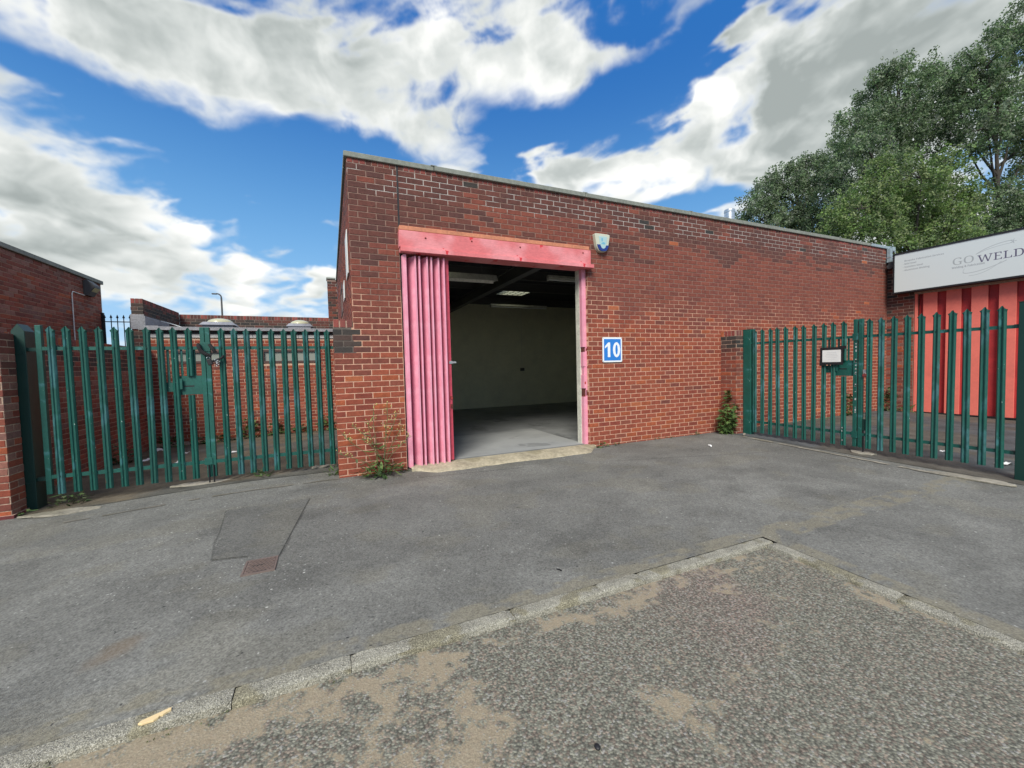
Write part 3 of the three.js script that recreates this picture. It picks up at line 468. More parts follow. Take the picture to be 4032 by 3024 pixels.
  for (const s of lights) {
    const sk = group('rooflight', shop);
    mesh('pane', box(s.x0, s.x1, 3.455, 3.461, s.z0, s.z1), M.skyPane, sk);
    for (let k = 1; k < 5; k++) mesh('glazing_bar', box(mix(s.x0, s.x1, k / 5) - 0.006, mix(s.x0, s.x1, k / 5) + 0.006, 3.445, 3.453, s.z0, s.z1), M.steel, sk);
    for (let k = 1; k < 5; k++) mesh('glazing_bar', box(s.x0, s.x1, 3.440, 3.448, mix(s.z0, s.z1, k / 5) - 0.007, mix(s.z0, s.z1, k / 5) + 0.007), M.steel, sk);
  }
  // inside: floor, lining, steelwork
  mesh('floor', box(0.25, 12.3, -0.1, 0.05, -6.87, -0.06), M.floor, shop);
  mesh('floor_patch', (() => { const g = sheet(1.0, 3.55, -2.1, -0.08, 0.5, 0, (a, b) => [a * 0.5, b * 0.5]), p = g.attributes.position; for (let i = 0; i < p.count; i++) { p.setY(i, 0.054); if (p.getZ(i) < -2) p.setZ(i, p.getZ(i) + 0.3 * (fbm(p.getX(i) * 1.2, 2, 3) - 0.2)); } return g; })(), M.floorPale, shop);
  mesh('inner_wall', box(0.25, 12.3, 0.0, 3.45, -7.0, -6.85), M.cream, shop);
  mesh('inner_wall', box(0.242, 0.262, 0.0, 3.45, -6.85, -0.26), M.cream, shop);
  mesh('inner_wall', box(12.2, 12.3, 0.0, 3.45, -6.85, -0.26), M.cream, shop);
  mesh('inner_wall', box(3.65, 12.2, 0.0, 3.45, -0.275, -0.255), M.cream, shop);
  mesh('roof_beam', [box(2.88, 3.02, 3.20, 3.212, -6.85, -0.28), box(2.945, 2.955, 3.0, 3.2, -6.85, -0.28), box(2.88, 3.02, 2.99, 3.0, -6.85, -0.28)], M.steel, shop);
  for (const z of [-1.2, -2.45, -3.7, -5.9]) mesh('purlin', [box(0.27, 12.2, 3.43, 3.448, z - 0.05, z + 0.05), box(0.27, 12.2, 3.25, 3.43, z - 0.004, z + 0.004), box(0.27, 12.2, 3.235, 3.25, z - 0.04, z + 0.04)], M.steel, shop);
  mesh('cable_conduit', rod([5.62, 1.31, -6.842], [5.62, 3.2, -6.842], 0.006), M.creamPaint, shop);
  mesh('socket_box', box(5.55, 5.69, 1.21, 1.31, -6.85, -6.80, 0.01), M.steel, shop);
  // door frame and lintel
  mesh('door_lintel', [box(0.605, 3.60, 2.975, 3.195, -0.02, 0.10, 0.006)], M.lintel, shop);
  mesh('lintel_flashing', box(0.61, 3.575, 3.197, 3.256, -0.02, 0.097, 0.008), M.orange, shop);
  mesh('lintel_lip', [box(0.615, 3.645, 2.915, 2.972, 0.0, 0.125, 0.004), box(0.615, 3.60, 2.93, 2.97, -0.22, -0.001)], M.lintel, shop);
  for (const bx of [0.95, 1.6, 2.35, 3.45]) mesh('bolt', new THREE.SphereGeometry(0.012, 8, 6).translate(bx, 3.15 - (bx * 7 % 1) * 0.05, 0.101), M.rust, shop);
  const jamb = group('door_jamb', shop);
  mesh('steel_channel', [box(3.525, 3.60, 1.66, 2.93, -0.14, -0.06, 0.004), box(3.575, 3.60, 0.04, 1.66, -0.14, -0.058, 0.003), box(3.532, 3.575, 1.34, 1.58, -0.14, -0.06, 0.003), box(3.532, 3.575, 0.98, 1.20, -0.14, -0.06), box(3.532, 3.575, 0.04, 0.84, -0.14, -0.06, 0.003), box(3.545, 3.575, 1.20, 1.34, -0.14, -0.07)], M.pink, jamb);
  mesh('rust_patch', [box(3.537, 3.575, 1.585, 1.655, -0.14, -0.08), box(3.578, 3.597, 1.60, 1.64, -0.06, -0.0555), box(3.537, 3.575, 0.845, 0.975, -0.14, -0.08), box(3.577, 3.598, 0.86, 0.95, -0.06, -0.0555), box(3.548, 3.574, 1.05, 1.09, -0.062, -0.0575)], M.rust, jamb);
  mesh('reveal', box(3.522, 3.64, 0.03, 2.93, -0.252, -0.142), M.creamPaint, jamb);
  // concertina door, folded back to the left: leaf by leaf
  const door = group('folding_door', shop), F = [0.695, 0.825, 0.880, 0.985, 1.043, 1.142, 1.215], Dp = [0.714, 0.838, 0.898, 0.998, 1.058, 1.155], Dz = [-0.17, -0.20, -0.17, -0.20, -0.17, -0.20], y0 = 0.035, y1 = 2.885;
  const plank = (a, b, t = 0.006) => { const dx = b[0] - a[0], dz = b[1] - a[1], l = Math.hypot(dx, dz), nx = -dz / l * t / 2, nz = dx / l * t / 2, n = 6, P = []; for (let i = 0; i <= n; i++) { const q = i / n, bow = Math.sin(q * Math.PI) * -0.010; P.push([a[0] + dx * q - nx / t * 2 * bow, a[1] + dz * q - nz / t * 2 * bow]); } const s = new THREE.Shape([...P.map(p => new THREE.Vector2(p[0] + nx, -(p[1] + nz))), ...P.reverse().map(p => new THREE.Vector2(p[0] - nx, -(p[1] - nz)))]); const g = new THREE.ExtrudeGeometry(s, { depth: y1 - y0, bevelEnabled: false }); g.rotateX(-Math.PI / 2); g.translate(0, y0, 0); return metric(g); };
  const dip = k => 0.004 * (hash(k, 5, 5) - 0.5);
  mesh('gap_seal', box(0.621, 0.646, 0.03, 2.93, -0.12, -0.03), M.black, shop);
  mesh('door_leaf', [box(0.652, 0.697, y0 - 0.006, y1 + 0.01, 0.036, 0.044, 0.002), plank([0.653, -0.06], [0.653, 0.036])], M.pink, door);
  for (let k = 0; k < 7; k++) {
    const g = [box(F[k] - 0.024, F[k], y0 + dip(k), y1, 0.045 - 0.004, 0.045 + 0.004, 0.003)];
    if (k) g.push(plank([Dp[k - 1], Dz[k - 1]], [F[k] - 0.001, 0.041]));
    if (k < 6) g.push(plank([F[k] - 0.002, 0.040], [Dp[k], Dz[k]]));
    mesh('door_leaf', g, M.pink, door);
    mesh('bottom_runner', box(F[k] - 0.03, F[k] - 0.002, y0 - 0.014, y0 + 0.008, -0.05, 0.035), M.galvDull, door);
  }
  mesh('leading_stile', [box(1.226, 1.283, y0 + 0.03, y1 - 0.01, -0.075, -0.005, 0.004)], M.crimson, door);
  mesh('hasp', [box(1.250, 1.30, 1.43, 1.47, -0.004, 0.004, 0.003), box(1.296, 1.352, 1.437, 1.463, -0.002, 0.003, 0.002), box(1.318, 1.336, 1.443, 1.457, 0.002, 0.0045)], M.galvDull, door);
  mesh('bolt_plate', [box(1.250, 1.286, 0.93, 0.975, -0.006, 0.006), box(1.252, 1.284, 0.80, 0.86, -0.006, 0.003)], M.rust, door);
  // side window, seen very obliquely
  const w = group('window', shop); mesh('frame', [box(-0.008, 0.05, 2.56, 3.12, -4.5, -4.44), box(-0.008, 0.05, 2.56, 3.12, -3.30, -3.24), box(-0.008, 0.05, 3.06, 3.12, -4.44, -3.3), box(-0.008, 0.05, 2.56, 2.62, -4.44, -3.3)], M.brownFrame, w); mesh('pane', box(0.015, 0.022, 2.62, 3.06, -4.44, -3.3), M.frosted, w);
}

// ---------------------------------------------------------------- things on and in the workshop
{
  const t = thing('number_sign', 'blue square sign with white number 10 beside the open door', 'sign', [4.06, 1.61, 0.012]);
  const rs = (w, h, r, d) => { const s = new THREE.Shape(), a = w / 2, b = h / 2; s.moveTo(-a + r, -b); s.lineTo(a - r, -b); s.quadraticCurveTo(a, -b, a, -b + r); s.lineTo(a, b - r); s.quadraticCurveTo(a, b, a - r, b); s.lineTo(-a + r, b); s.quadraticCurveTo(-a, b, -a, b - r); s.lineTo(-a, -b + r); s.quadraticCurveTo(-a, -b, -a + r, -b); const g = new THREE.ExtrudeGeometry(s, { depth: d, bevelEnabled: false, curveSegments: 5 }); return metric(g); };
  mesh('backing', rs(0.40, 0.415, 0.022, 0.008), std({ color: new THREE.Color(0.80, 0.84, 0.86), roughness: 0.45 }), t);
  mesh('blue_panel', rs(0.345, 0.36, 0.004, 0.0015).translate(0, 0, 0.008), std({ color: new THREE.Color(0.025, 0.20, 0.62), roughness: 0.4 }), t);
  const one = new THREE.Shape([[-0.155, 0.055], [-0.155, 0.022], [-0.098, 0.062], [-0.098, -0.122], [-0.047, -0.122], [-0.047, 0.122], [-0.088, 0.122]].map(p => new THREE.Vector2(...p)));
  const O = new THREE.Shape(); O.absellipse(0.083, 0, 0.074, 0.126, 0, Math.PI * 2); const hole = new THREE.Path(); hole.absellipse(0.083, 0, 0.025, 0.083, 0, Math.PI * 2); O.holes.push(hole);
  const wm = std({ color: new THREE.Color(0.80, 0.84, 0.86), roughness: 0.45 });
  for (const [n, s] of [['numeral', one], ['numeral', O]]) mesh(n, metric(new THREE.ExtrudeGeometry(s, { depth: 0.0015, bevelEnabled: false, curveSegments: 24 })).translate(0, 0, 0.0095), wm, t);
  for (const [a, b] of [[-1, 1], [1, 1], [-1, -1], [1, -1]]) mesh('screw', new THREE.CylinderGeometry(0.005, 0.005, 0.003, 8).rotateX(Math.PI / 2).translate(a * 0.186, b * 0.193, 0.009), M.galvDull, t);
}
{
  const t = thing('alarm_box', 'cream alarm bell box with blue lower edge high on wall', 'alarm box', [3.855, 3.345, 0.002]);
  const S = (pts) => { const s = new THREE.Shape(); s.moveTo(...pts[0]); for (let i = 1; i < pts.length; i++) pts[i].length === 2 ? s.lineTo(...pts[i]) : s.quadraticCurveTo(...pts[i]); return s; };
  const body = S([[-0.135, 0.125], [-0.14, 0.135, -0.12, 0.135], [0.0, 0.142, 0.12, 0.135], [0.14, 0.135, 0.135, 0.12], [0.108, -0.03], [0.09, -0.13, 0.02, -0.132], [-0.02, -0.132], [-0.09, -0.13, -0.108, -0.03]]);
  mesh('cover', metric(new THREE.ExtrudeGeometry(body, { depth: 0.055, bevelEnabled: true, bevelSize: 0.012, bevelThickness: 0.014, bevelSegments: 3, curveSegments: 8 })), std({ color: new THREE.Color(0.54, 0.56, 0.45), roughness: 0.4 }), t);
  const crescent = S([[-0.108, -0.035], [-0.055, -0.035], [-0.04, -0.092, 0.0, -0.096], [0.05, -0.096, 0.062, -0.04], [0.106, -0.035], [0.088, -0.128, 0.02, -0.130], [-0.02, -0.130], [-0.088, -0.128, -0.108, -0.035]]);
  mesh('lens', metric(new THREE.ExtrudeGeometry(crescent, { depth: 0.012, bevelEnabled: true, bevelSize: 0.004, bevelThickness: 0.004, bevelSegments: 2, curveSegments: 8 })).translate(0, 0, 0.066), new THREE.MeshPhysicalMaterial({ color: new THREE.Color(0.012, 0.03, 0.20), roughness: 0.25, clearcoat: 0.5 }), t);
  const face = S([[-0.075, 0.10], [0.0, 0.108, 0.085, 0.098], [0.065, -0.03], [0.055, -0.088, 0.0, -0.09], [-0.042, -0.088, -0.052, -0.035]]);
  mesh('front_panel', metric(new THREE.ExtrudeGeometry(face, { depth: 0.006, bevelEnabled: true, bevelSize: 0.003, bevelThickness: 0.003, bevelSegments: 2, curveSegments: 8 })).translate(0, 0, 0.0665), std({ color: new THREE.Color(0.38, 0.55, 0.56), roughness: 0.4 }), t);
  const blue = std({ color: new THREE.Color(0.16, 0.42, 0.56), roughness: 0.5 });
  mesh('emblem', [extrude([[-0.03, 0.075], [0.0, 0.08], [0.0, 0.035], [-0.018, 0.02], [-0.026, 0.03]], 0.001), extrude([[-0.036, -0.02], [0.04, -0.02], [0.045, 0.0], [0.02, 0.015], [0.0, 0.012], [-0.02, 0.0]], 0.001)].map(g => g.translate(0, 0, 0.0755)), blue, t);
}
function fluoro(label, x0, x1, y, z, deep) {
  const t = thing('ceiling_light', label, 'ceiling light', [(x0 + x1) / 2, y, z], 0), l = (x1 - x0) / 2;
  mesh('housing', extrude(deep ? [[-0.05, 0.05], [0.05, 0.05], [0.13, -0.07], [0.122, -0.072], [0.045, 0.03], [-0.045, 0.03], [-0.122, -0.072], [-0.13, -0.07]] : [[-0.035, 0.05], [0.035, 0.05], [0.05, 0.0], [-0.05, 0.0]], 2 * l).rotateY(Math.PI / 2).translate(-l, 0, 0), M.fitting, t);
  mesh('tube', rod([-l + 0.02, -0.03, 0], [l - 0.02, -0.03, 0], 0.016, 10), M.tubeGlass, t);
  mesh('end_cap', [box(-l, -l + 0.02, -0.05, 0.03, -0.04, 0.04), box(l - 0.02, l, -0.05, 0.03, -0.04, 0.04)], M.fitting, t);
  mesh('hanger', [rod([-l * 0.7, 0.05, 0], [-l * 0.7, 3.45 - y, 0], 0.005), rod([l * 0.7, 0.05, 0], [l * 0.7, 3.45 - y, 0], 0.005)], M.steel, t);
}
fluoro('unlit strip light with broad reflector near the folded door', 0.85, 2.62, 3.03, -1.58, true);
fluoro('unlit slim strip light at the right of the door opening', 3.62, 5.2, 3.06, -1.36, false);
fluoro('unlit slim strip light in front of the cream back wall', 4.07, 5.92, 3.16, -5.62, false);
{
  let t = thing('wall_sign', 'white board edge on upon the side wall near the corner', 'sign', [-0.012, 2.98, -0.62]); mesh('panel', box(-0.006, 0.006, -0.29, 0.29, -0.27, 0.27, 0.003), M.white, t); mesh('batten', [box(0.006, 0.012, -0.25, 0.25, -0.2, -0.16), box(0.006, 0.012, -0.25, 0.25, 0.16, 0.2)], M.steel, t);
  t = thing('wall_sign', 'smaller white board on the side wall farther from the corner', 'sign', [-0.012, 2.75, -2.15]); mesh('panel', box(-0.006, 0.006, -0.15, 0.15, -0.25, 0.25, 0.003), M.white, t); mesh('batten', [box(0.006, 0.012, -0.12, 0.12, -0.2, -0.16), box(0.006, 0.012, -0.12, 0.12, 0.16, 0.2)], M.steel, t);
  t = thing('roof_flue', 'shiny round metal flue on the workshop roof before the trees', 'flue', [8.05, 3.7, -0.9]);
  mesh('pipe', new THREE.CylinderGeometry(0.105, 0.105, 1.0, 28).translate(0, 0.5, 0), M.galv, t); mesh('cap', new THREE.LatheGeometry([[0.106, 1.0], [0.112, 1.0], [0.112, 1.05], [0.106, 1.06], [0.0, 1.07]].map(p => new THREE.Vector2(...p)), 28), M.galv, t); mesh('seam_band', new THREE.TorusGeometry(0.105, 0.004, 6, 28).rotateX(Math.PI / 2).translate(0, 0.88, 0), M.galv, t);
  t = thing('downpipe', 'pale blue rainwater pipe and dark gutter at the inner corner', 'drainpipe', [12.50, 3.55, 0.05]);
  mesh('box_pipe', [box(-0.045, 0.045, 0.16, 0.50, -0.03, 0.05, 0.006), box(0.045, 0.16, 0.44, 0.54, -0.04, 0.06, 0.006)], M.copingBlue, t);
  mesh('gutter', [rod([-0.10, 0.05, 0.06], [0.10, 0.05, 0.06], 0.062, 14), box(-0.03, 0.05, 0.06, 0.17, 0.0, 0.09)], M.steel, t);
  mesh('bracket', box(-0.05, 0.055, 0.27, 0.29, -0.045, 0.053), M.galvDull, t);
}

// ---------------------------------------------------------------- palisade gates
const W = [[-0.036, -0.004], [-0.031, 0.004], [-0.020, 0.016], [-0.010, 0.013], [-0.004, 0.002], [0.004, 0.002], [0.010, 0.013], [0.020, 0.016], [0.031, 0.004], [0.036, -0.004]];
function paleGeo(y0, y1, v, tip = true) {
  const t = 0.0035, P = [], U = [], n = W.length, ys = tip ? [y0, mix(y0, y1, 0.5), y1 - 0.075] : [y0, mix(y0, y1, 0.5), y1];
  const col = (i, back) => W[i].map((q, k) => k ? q - (back ? t : 0) : q);
  const top = i => { const x = W[i][0], a = Math.abs(x); return tip ? (a > 0.03 ? y1 - 0.052 : y1 - 0.002 - a * 1.75) : y1; }, flare = i => tip && Math.abs(W[i][0]) > 0.03 ? 1.22 : 1;
  for (const back of [false, true]) for (let i = 0; i + 1 < n; i++) {
    const a = col(i, back), b = col(i + 1, back), rows = [...ys.map(y => [y, y]), [top(i), top(i + 1)]];
    for (let r = 0; r + 1 < rows.length; r++) {
      if (!tip && r === 2) continue; const last = r + 2 === rows.length, fa = last ? flare(i) : 1, fb = last ? flare(i + 1) : 1;
      const q = [[a[0], rows[r][0], a[1]], [b[0], rows[r][1], b[1]], [b[0] * fb, rows[r + 1][1], b[1] + (fb > 1 ? 0.008 : 0)], [a[0] * fa, rows[r + 1][0], a[1] + (fa > 1 ? 0.008 : 0)]]; if (back) q.reverse();
      for (const k of [0, 1, 2, 0, 2, 3]) { P.push(...q[k]); U.push(q[k][0] * 1.5 + v * 0.23, q[k][1] * 0.55 + v * 0.37); }
    }
  }
  const g = new THREE.BufferGeometry(); g.setAttribute('position', new THREE.Float32BufferAttribute(P, 3)); g.setAttribute('uv', new THREE.Float32BufferAttribute(U, 2)); g.computeVertexNormals(); return g;
}
const PALE = [0, 1, 2, 3, 4, 5].map(v => paleGeo(0.045, 1.945, v)), PALE_UP = paleGeo(1.34, 1.945, 2), PALE_LO = paleGeo(0.045, 1.10, 3, false);
// leaf of a gate in its own axes: x along it from 0, z towards the street
function leaf(label, pos, turn, { w, pales, stiles, cut = -1, grp }) {
  const t = thing('palisade_gate', label, 'gate', pos, turn, grp);
  pales.forEach((x, i) => {
    if (i === cut) { for (const g of [PALE_UP, PALE_LO]) mesh('pale', g, M.green, t).position.set(x, 0, 0.03); return; }
    const m = mesh('pale', PALE[Math.floor(rnd() * 6)], rnd() < 0.4 ? M.greenWorn : M.green, t); m.position.set(x, rr(-0.004, 0.004), 0.03); m.rotation.set(rr(-0.004, 0.004), rr(-0.10, 0.10), rr(-0.006, 0.006));
  });
  { const bl = []; for (const x of pales) for (const y of [0.24, 1.685]) bl.push(new THREE.CylinderGeometry(0.007, 0.009, 0.008, 6).rotateX(Math.PI / 2).translate(x, y, 0.036)); mesh('bolts', bl, M.greenDark, t).userData.kind = 'stuff'; }
  for (const y of [0.24, 1.685]) mesh('rail', [box(stiles[0][1], stiles[1][0], y - 0.02, y + 0.02, 0.016, 0.022), box(stiles[0][1], stiles[1][0], y + 0.014, y + 0.020, -0.02, 0.016)], M.green, t);
  for (const [a, b] of stiles) mesh('stile', box(a, b, 0.045, 1.945, -0.025, 0.025, 0.005), M.green, t);
  return t;
}
function lockPlate(t, x0, x1, dir) {                                    // x1 beside the meeting stile
  const s = Math.sign(x1 - x0), X = u => x1 - s * u;
  mesh('lock_plate', [box(X(0.0), X(0.235), 1.105, 1.34, 0.0, 0.006), box(X(0.235), X(0.37), 1.15, 1.262, 0.0, 0.006)], M.green, t);
  mesh('slot', box(X(0.085), X(0.19), 1.203, 1.219, 0.0055, 0.0075), M.black, t);
  mesh('handle', [box(X(0.195), X(0.222), 1.175, 1.305, 0.03, 0.042, 0.003), rod([X(0.208), 1.21, 0.006], [X(0.208), 1.21, 0.032], 0.012)], M.green, t);
  for (const [u, lo] of [[0.07, 1.335], [0.20, 1.335], [0.335, 1.225]]) mesh('lock_bar', box(X(u) - 0.012, X(u) + 0.012, lo, 1.67, -0.012, 0.0), M.green, t);
}
{
  const z = -0.67, L0 = -3.255;
  const a = leaf('left leaf of the left green palisade gate with lock plate', [L0, 0.015, z], 0, { w: 1.54, pales: Array.from({ length: 10 }, (_, i) => -3.126 + 0.1386 * i - L0), stiles: [[0, 0.05], [-1.765 - L0, -1.717 - L0]], cut: 9 });
  lockPlate(a, 0.9, -1.767 - L0);
  mesh('meeting_box', box(-1.785 - L0, -1.70 - L0, 0.205, 0.295, 0.026, 0.034, 0.003), M.green, a);
  mesh('drop_bolt', [rod([-1.742 - L0, -0.06, 0.035], [-1.742 - L0, 0.2, 0.035], 0.009)], M.black, a);
  mesh('hasp_plate', box(-1.765 - L0, -1.66 - L0, 1.64, 1.755, 0.026, 0.032, 0.002), M.green, a);
  const R0 = -1.713, b = leaf('right leaf of the left green palisade gate next to brick pier', [R0, 0.015, z], 0, { w: 1.53, pales: Array.from({ length: 10 }, (_, i) => -1.535 + 0.1372 * i - R0), stiles: [[0, 0.05], [-0.21 - R0, -0.16 - R0]] });
  mesh('drop_bolt', [rod([0.02, -0.06, 0.035], [0.02, 0.2, 0.035], 0.009)], M.black, b);
  // chain lock in its black sleeve, hung round the meeting stiles
  const c = thing('chain_lock', 'black sleeved chain and padlock round the left gate stiles', 'lock', [-1.72, 1.66, z + 0.05]), Q = (px, py, dz) => [-1.79 + (px - 655) * 0.000545 + 1.72, 1.746 - (py - 500) * 0.00068 - 1.66, dz];
  mesh('sleeve', tube([Q(680, 505, 0.0), Q(700, 560, 0.025), Q(740, 630, 0.03), Q(830, 690, 0.032), Q(930, 715, 0.02)], 0.022, 20, 10), M.blackSoft, c);
  mesh('sleeve', tube([Q(885, 505, -0.02), Q(930, 560, 0.0), Q(960, 600, 0.01), Q(1000, 660, 0.0)], 0.020, 14, 10), M.blackSoft, c);
  mesh('sleeve', tube([Q(905, 825, 0.01), Q(960, 810, 0.02), Q(1050, 785, 0.03), Q(1120, 755, 0.025), Q(1145, 715, 0.0)], 0.013, 18, 8), M.blackSoft, c);
  const pl = group('padlock', c); mesh('body', box(-0.026, 0.026, -0.04, 0.04, -0.014, 0.014, 0.008).rotateZ(0.25).translate(...Q(885, 830, 0.02)), M.black, pl); mesh('shackle', new THREE.TorusGeometry(0.018, 0.005, 6, 12, Math.PI).translate(...Q(862, 762, 0.02)), M.galv, pl);
  for (const [px, py, r] of [[1010, 805, 0.4], [1030, 830, -0.5], [1050, 860, 0.3], [1025, 885, -0.2], [1065, 815, 0.9]]) { const m = mesh('chain_link', new THREE.TorusGeometry(0.013, 0.004, 6, 12).scale(0.75, 1.3, 1), M.galv, c); m.position.set(...Q(px, py, 0.04)); m.rotation.set(0.2, r, r); }
  // box post that carries the left leaf
  const p = thing('gate_post', 'large green box post with pointed top beside left pier', 'post', [-3.38, -0.16, -0.715]);
  const half = 0.05, dp = 0.085, g = new THREE.ExtrudeGeometry(new THREE.Shape([[-half, 0], [half, 0], [half, 2.05], [0, 2.125], [-half, 2.05]].map(q => new THREE.Vector2(...q))), { depth: 2 * dp, bevelEnabled: true, bevelSize: 0.004, bevelThickness: 0.004, bevelSegments: 2 }); g.translate(0, 0, -dp); mesh('column', metric(g), M.greenDark, p);
  mesh('hinge', [box(0.05, 0.13, 1.83, 1.87, 0.02, 0.06), box(0.05, 0.13, 0.38, 0.42, 0.02, 0.06)], M.greenDark, p);
  mesh('strap', [box(-0.056, 0.03, 1.80, 1.83, dp + 0.004, dp + 0.010), box(-0.02, 0.04, 0.35, 0.375, dp + 0.004, dp + 0.010)], M.greenDark, p);
}
{
  const X = 6.87, T = -Math.PI / 2, Z0 = 0.505;
  const a = leaf('left leaf of the right green palisade gate carrying the notice', [X, 0, Z0], T, { w: 1.65, pales: Array.from({ length: 11 }, (_, i) => 0.562 + 0.1428 * i - Z0), stiles: [[0, 0.04], [2.108 - Z0, 2.156 - Z0]], cut: 10 });
  lockPlate(a, 1.2, 2.106 - Z0);
  mesh('hasp_plate', box(2.10 - Z0, 2.175 - Z0, 1.63, 1.735, 0.027, 0.034, 0.002), M.green, a);
  mesh('meeting_box', box(2.10 - Z0, 2.175 - Z0, 0.18, 0.28, 0.027, 0.034, 0.002), M.green, a);
  const R0 = 2.176, b = leaf('right leaf of the right green palisade gate before red shutter', [X, 0, R0], T, { w: 1.5, pales: Array.from({ length: 10 }, (_, i) => 2.307 + 0.1428 * i - R0), stiles: [[0, 0.05], [3.725 - R0, 3.75 - R0]] });
  { const fl = []; for (let k = 0; k < 26; k++) { const y = pick([rr(0.9, 1.45), rr(0.5, 1.6), rr(1.1, 1.35)]), h = rr(0.006, 0.035), w = rr(0.004, 0.010); fl.push(box(2.146 - Z0 - rr(0, 0.006) - w, 2.153 - Z0, y, y + h, 0.0245, 0.0262)); } for (let k = 0; k < 5; k++) { const y = rr(0.06, 0.3); fl.push(box(2.0 - Z0 - 0.02, 2.0 - Z0 - rr(0.005, 0.014), y, y + rr(0.01, 0.03), 0.046, 0.0475)); } mesh('bare_patches', fl, M.peeling, a).userData.kind = 'stuff'; }
  mesh('drop_bolt', rod([0.065, -0.06, 0.01], [0.065, 0.45, 0.01], 0.010), M.black, b); mesh('bolt_keep', box(0.05, 0.09, 0.3, 0.47, -0.01, 0.02, 0.003), M.greenDark, b);
  mesh('staple', box(0.058, 0.125, 1.15, 1.20, 0.012, 0.03, 0.004), M.galvDull, b);
  const k = thing('padlock', 'small rusty padlock on the right gate meeting stile', 'padlock', [X - 0.035, 1.115, 2.262], T); mesh('body', box(-0.025, 0.025, -0.028, 0.022, -0.012, 0.012, 0.006), M.rust, k); mesh('shackle', new THREE.TorusGeometry(0.016, 0.005, 6, 12, Math.PI).translate(0, 0.02, 0), M.galvDull, k);
  const post = (label, z0, z1, y, m) => { const p = thing('gate_post', label, 'post', [X + 0.0, -0.08, (z0 + z1) / 2], T), h = (z1 - z0) / 2; mesh('column', box(-h, h, 0, y + 0.08, -0.06, 0.045, 0.006), m, p); mesh('top_plate', box(-h - 0.004, h + 0.004, y + 0.08, y + 0.086, -0.064, 0.049), m, p); for (const q of [0.3, 1.75]) mesh('hinge', box(label.includes('dark') ? -h - 0.035 : h, label.includes('dark') ? -h : h + 0.03, q, q + 0.04, -0.01, 0.03), m, p); };
  post('green square post of the right gate against brick pier', 0.342, 0.49, 1.945, M.green);
  post('dark green end post of the right gate at picture edge', 3.715, 3.90, 1.955, M.greenDark);
  // the notice taped to the pales
  const n = thing('notice', 'white paper notice in black tape frame on right gate', 'notice', [X - 0.075, 1.411, 1.85], T);
  mesh('backing', box(-0.165, 0.155, -0.135, 0.135, -0.004, 0.0, 0.002), M.black, n); mesh('tape', [box(0.10, 0.195, 0.105, 0.15, 0.0005, 0.0025), box(-0.17, -0.12, -0.15, -0.06, 0.0005, 0.002)], M.black, n);
  const cv = document.createElement('canvas'); cv.width = 256; cv.height = 192; const cx = cv.getContext('2d'); cx.fillStyle = '#e4e4e0'; cx.fillRect(0, 0, 256, 192); cx.fillStyle = '#bfc0c0'; for (let i = 0; i < 5; i++) { const w = [120, 150, 180, 140, 90][i]; for (let q = 128 - w / 2; q < 128 + w / 2; q += 9) cx.fillRect(q, 40 + i * 26, 5 + (q * 7 % 3), 5); }
  const tx = new THREE.CanvasTexture(cv); tx.colorSpace = THREE.SRGBColorSpace; const pg = new THREE.PlaneGeometry(0.255, 0.185, 8, 6), pp = pg.attributes.position; for (let i = 0; i < pp.count; i++) pp.setZ(i, 0.002 + 0.003 * vn(pp.getX(i) * 20, pp.getY(i) * 20, 3)); pg.computeVertexNormals(); mesh('paper', soft(pg), std({ map: tx, roughness: 0.5 }), n).position.z = 0.001;
}

// ---------------------------------------------------------------- brick piers and walls round the yards
function pier(name, label, x0, x1, y0, y1, z0, z1, fam, faces, capH, most = 300, plinth) {
  const t = thing(name, label, name === 'brick_pier' ? 'pier' : 'wall', [(x0 + x1) / 2, y0, (z0 + z1) / 2]), R = 0.004, ox = (x0 + x1) / 2, oz = (z0 + z1) / 2;
  mesh('core', box(x0 + R - ox, x1 - R - ox, -0.1, y1 - y0 - 0.004, z0 + R - oz, z1 - R - oz), M.mortar, t);
  const B = [], n = Math.floor((y1 - capH - y0) / 0.075 + 0.02), yb = y1 - capH - n * 0.075, put = (o) => { courses(B, { n, fam, ...o }); if (capH) courses(B, { ...o, n: 1, fam: o.cap || (() => pick(['edge', 'orange', 'edge'])), soldier: true, pitch: 0.075, h: capH - 0.008, p0: [o.p0[0], y1 - capH - 0.003, o.p0[2]] }); };
  if (faces.includes('f')) put({ p0: [x0, yb, z1], w: x1 - x0 });
  if (faces.includes('r')) put({ p0: [x1, yb, z1 - 0.012], ang: Math.PI / 2, w: z1 - z0 - 0.012, off: 1 });
  if (faces.includes('l')) put({ p0: [x0, yb, z0], ang: -Math.PI / 2, w: z1 - z0 - 0.012, off: 1 });
  layBricks(t, B, most); return t;
}
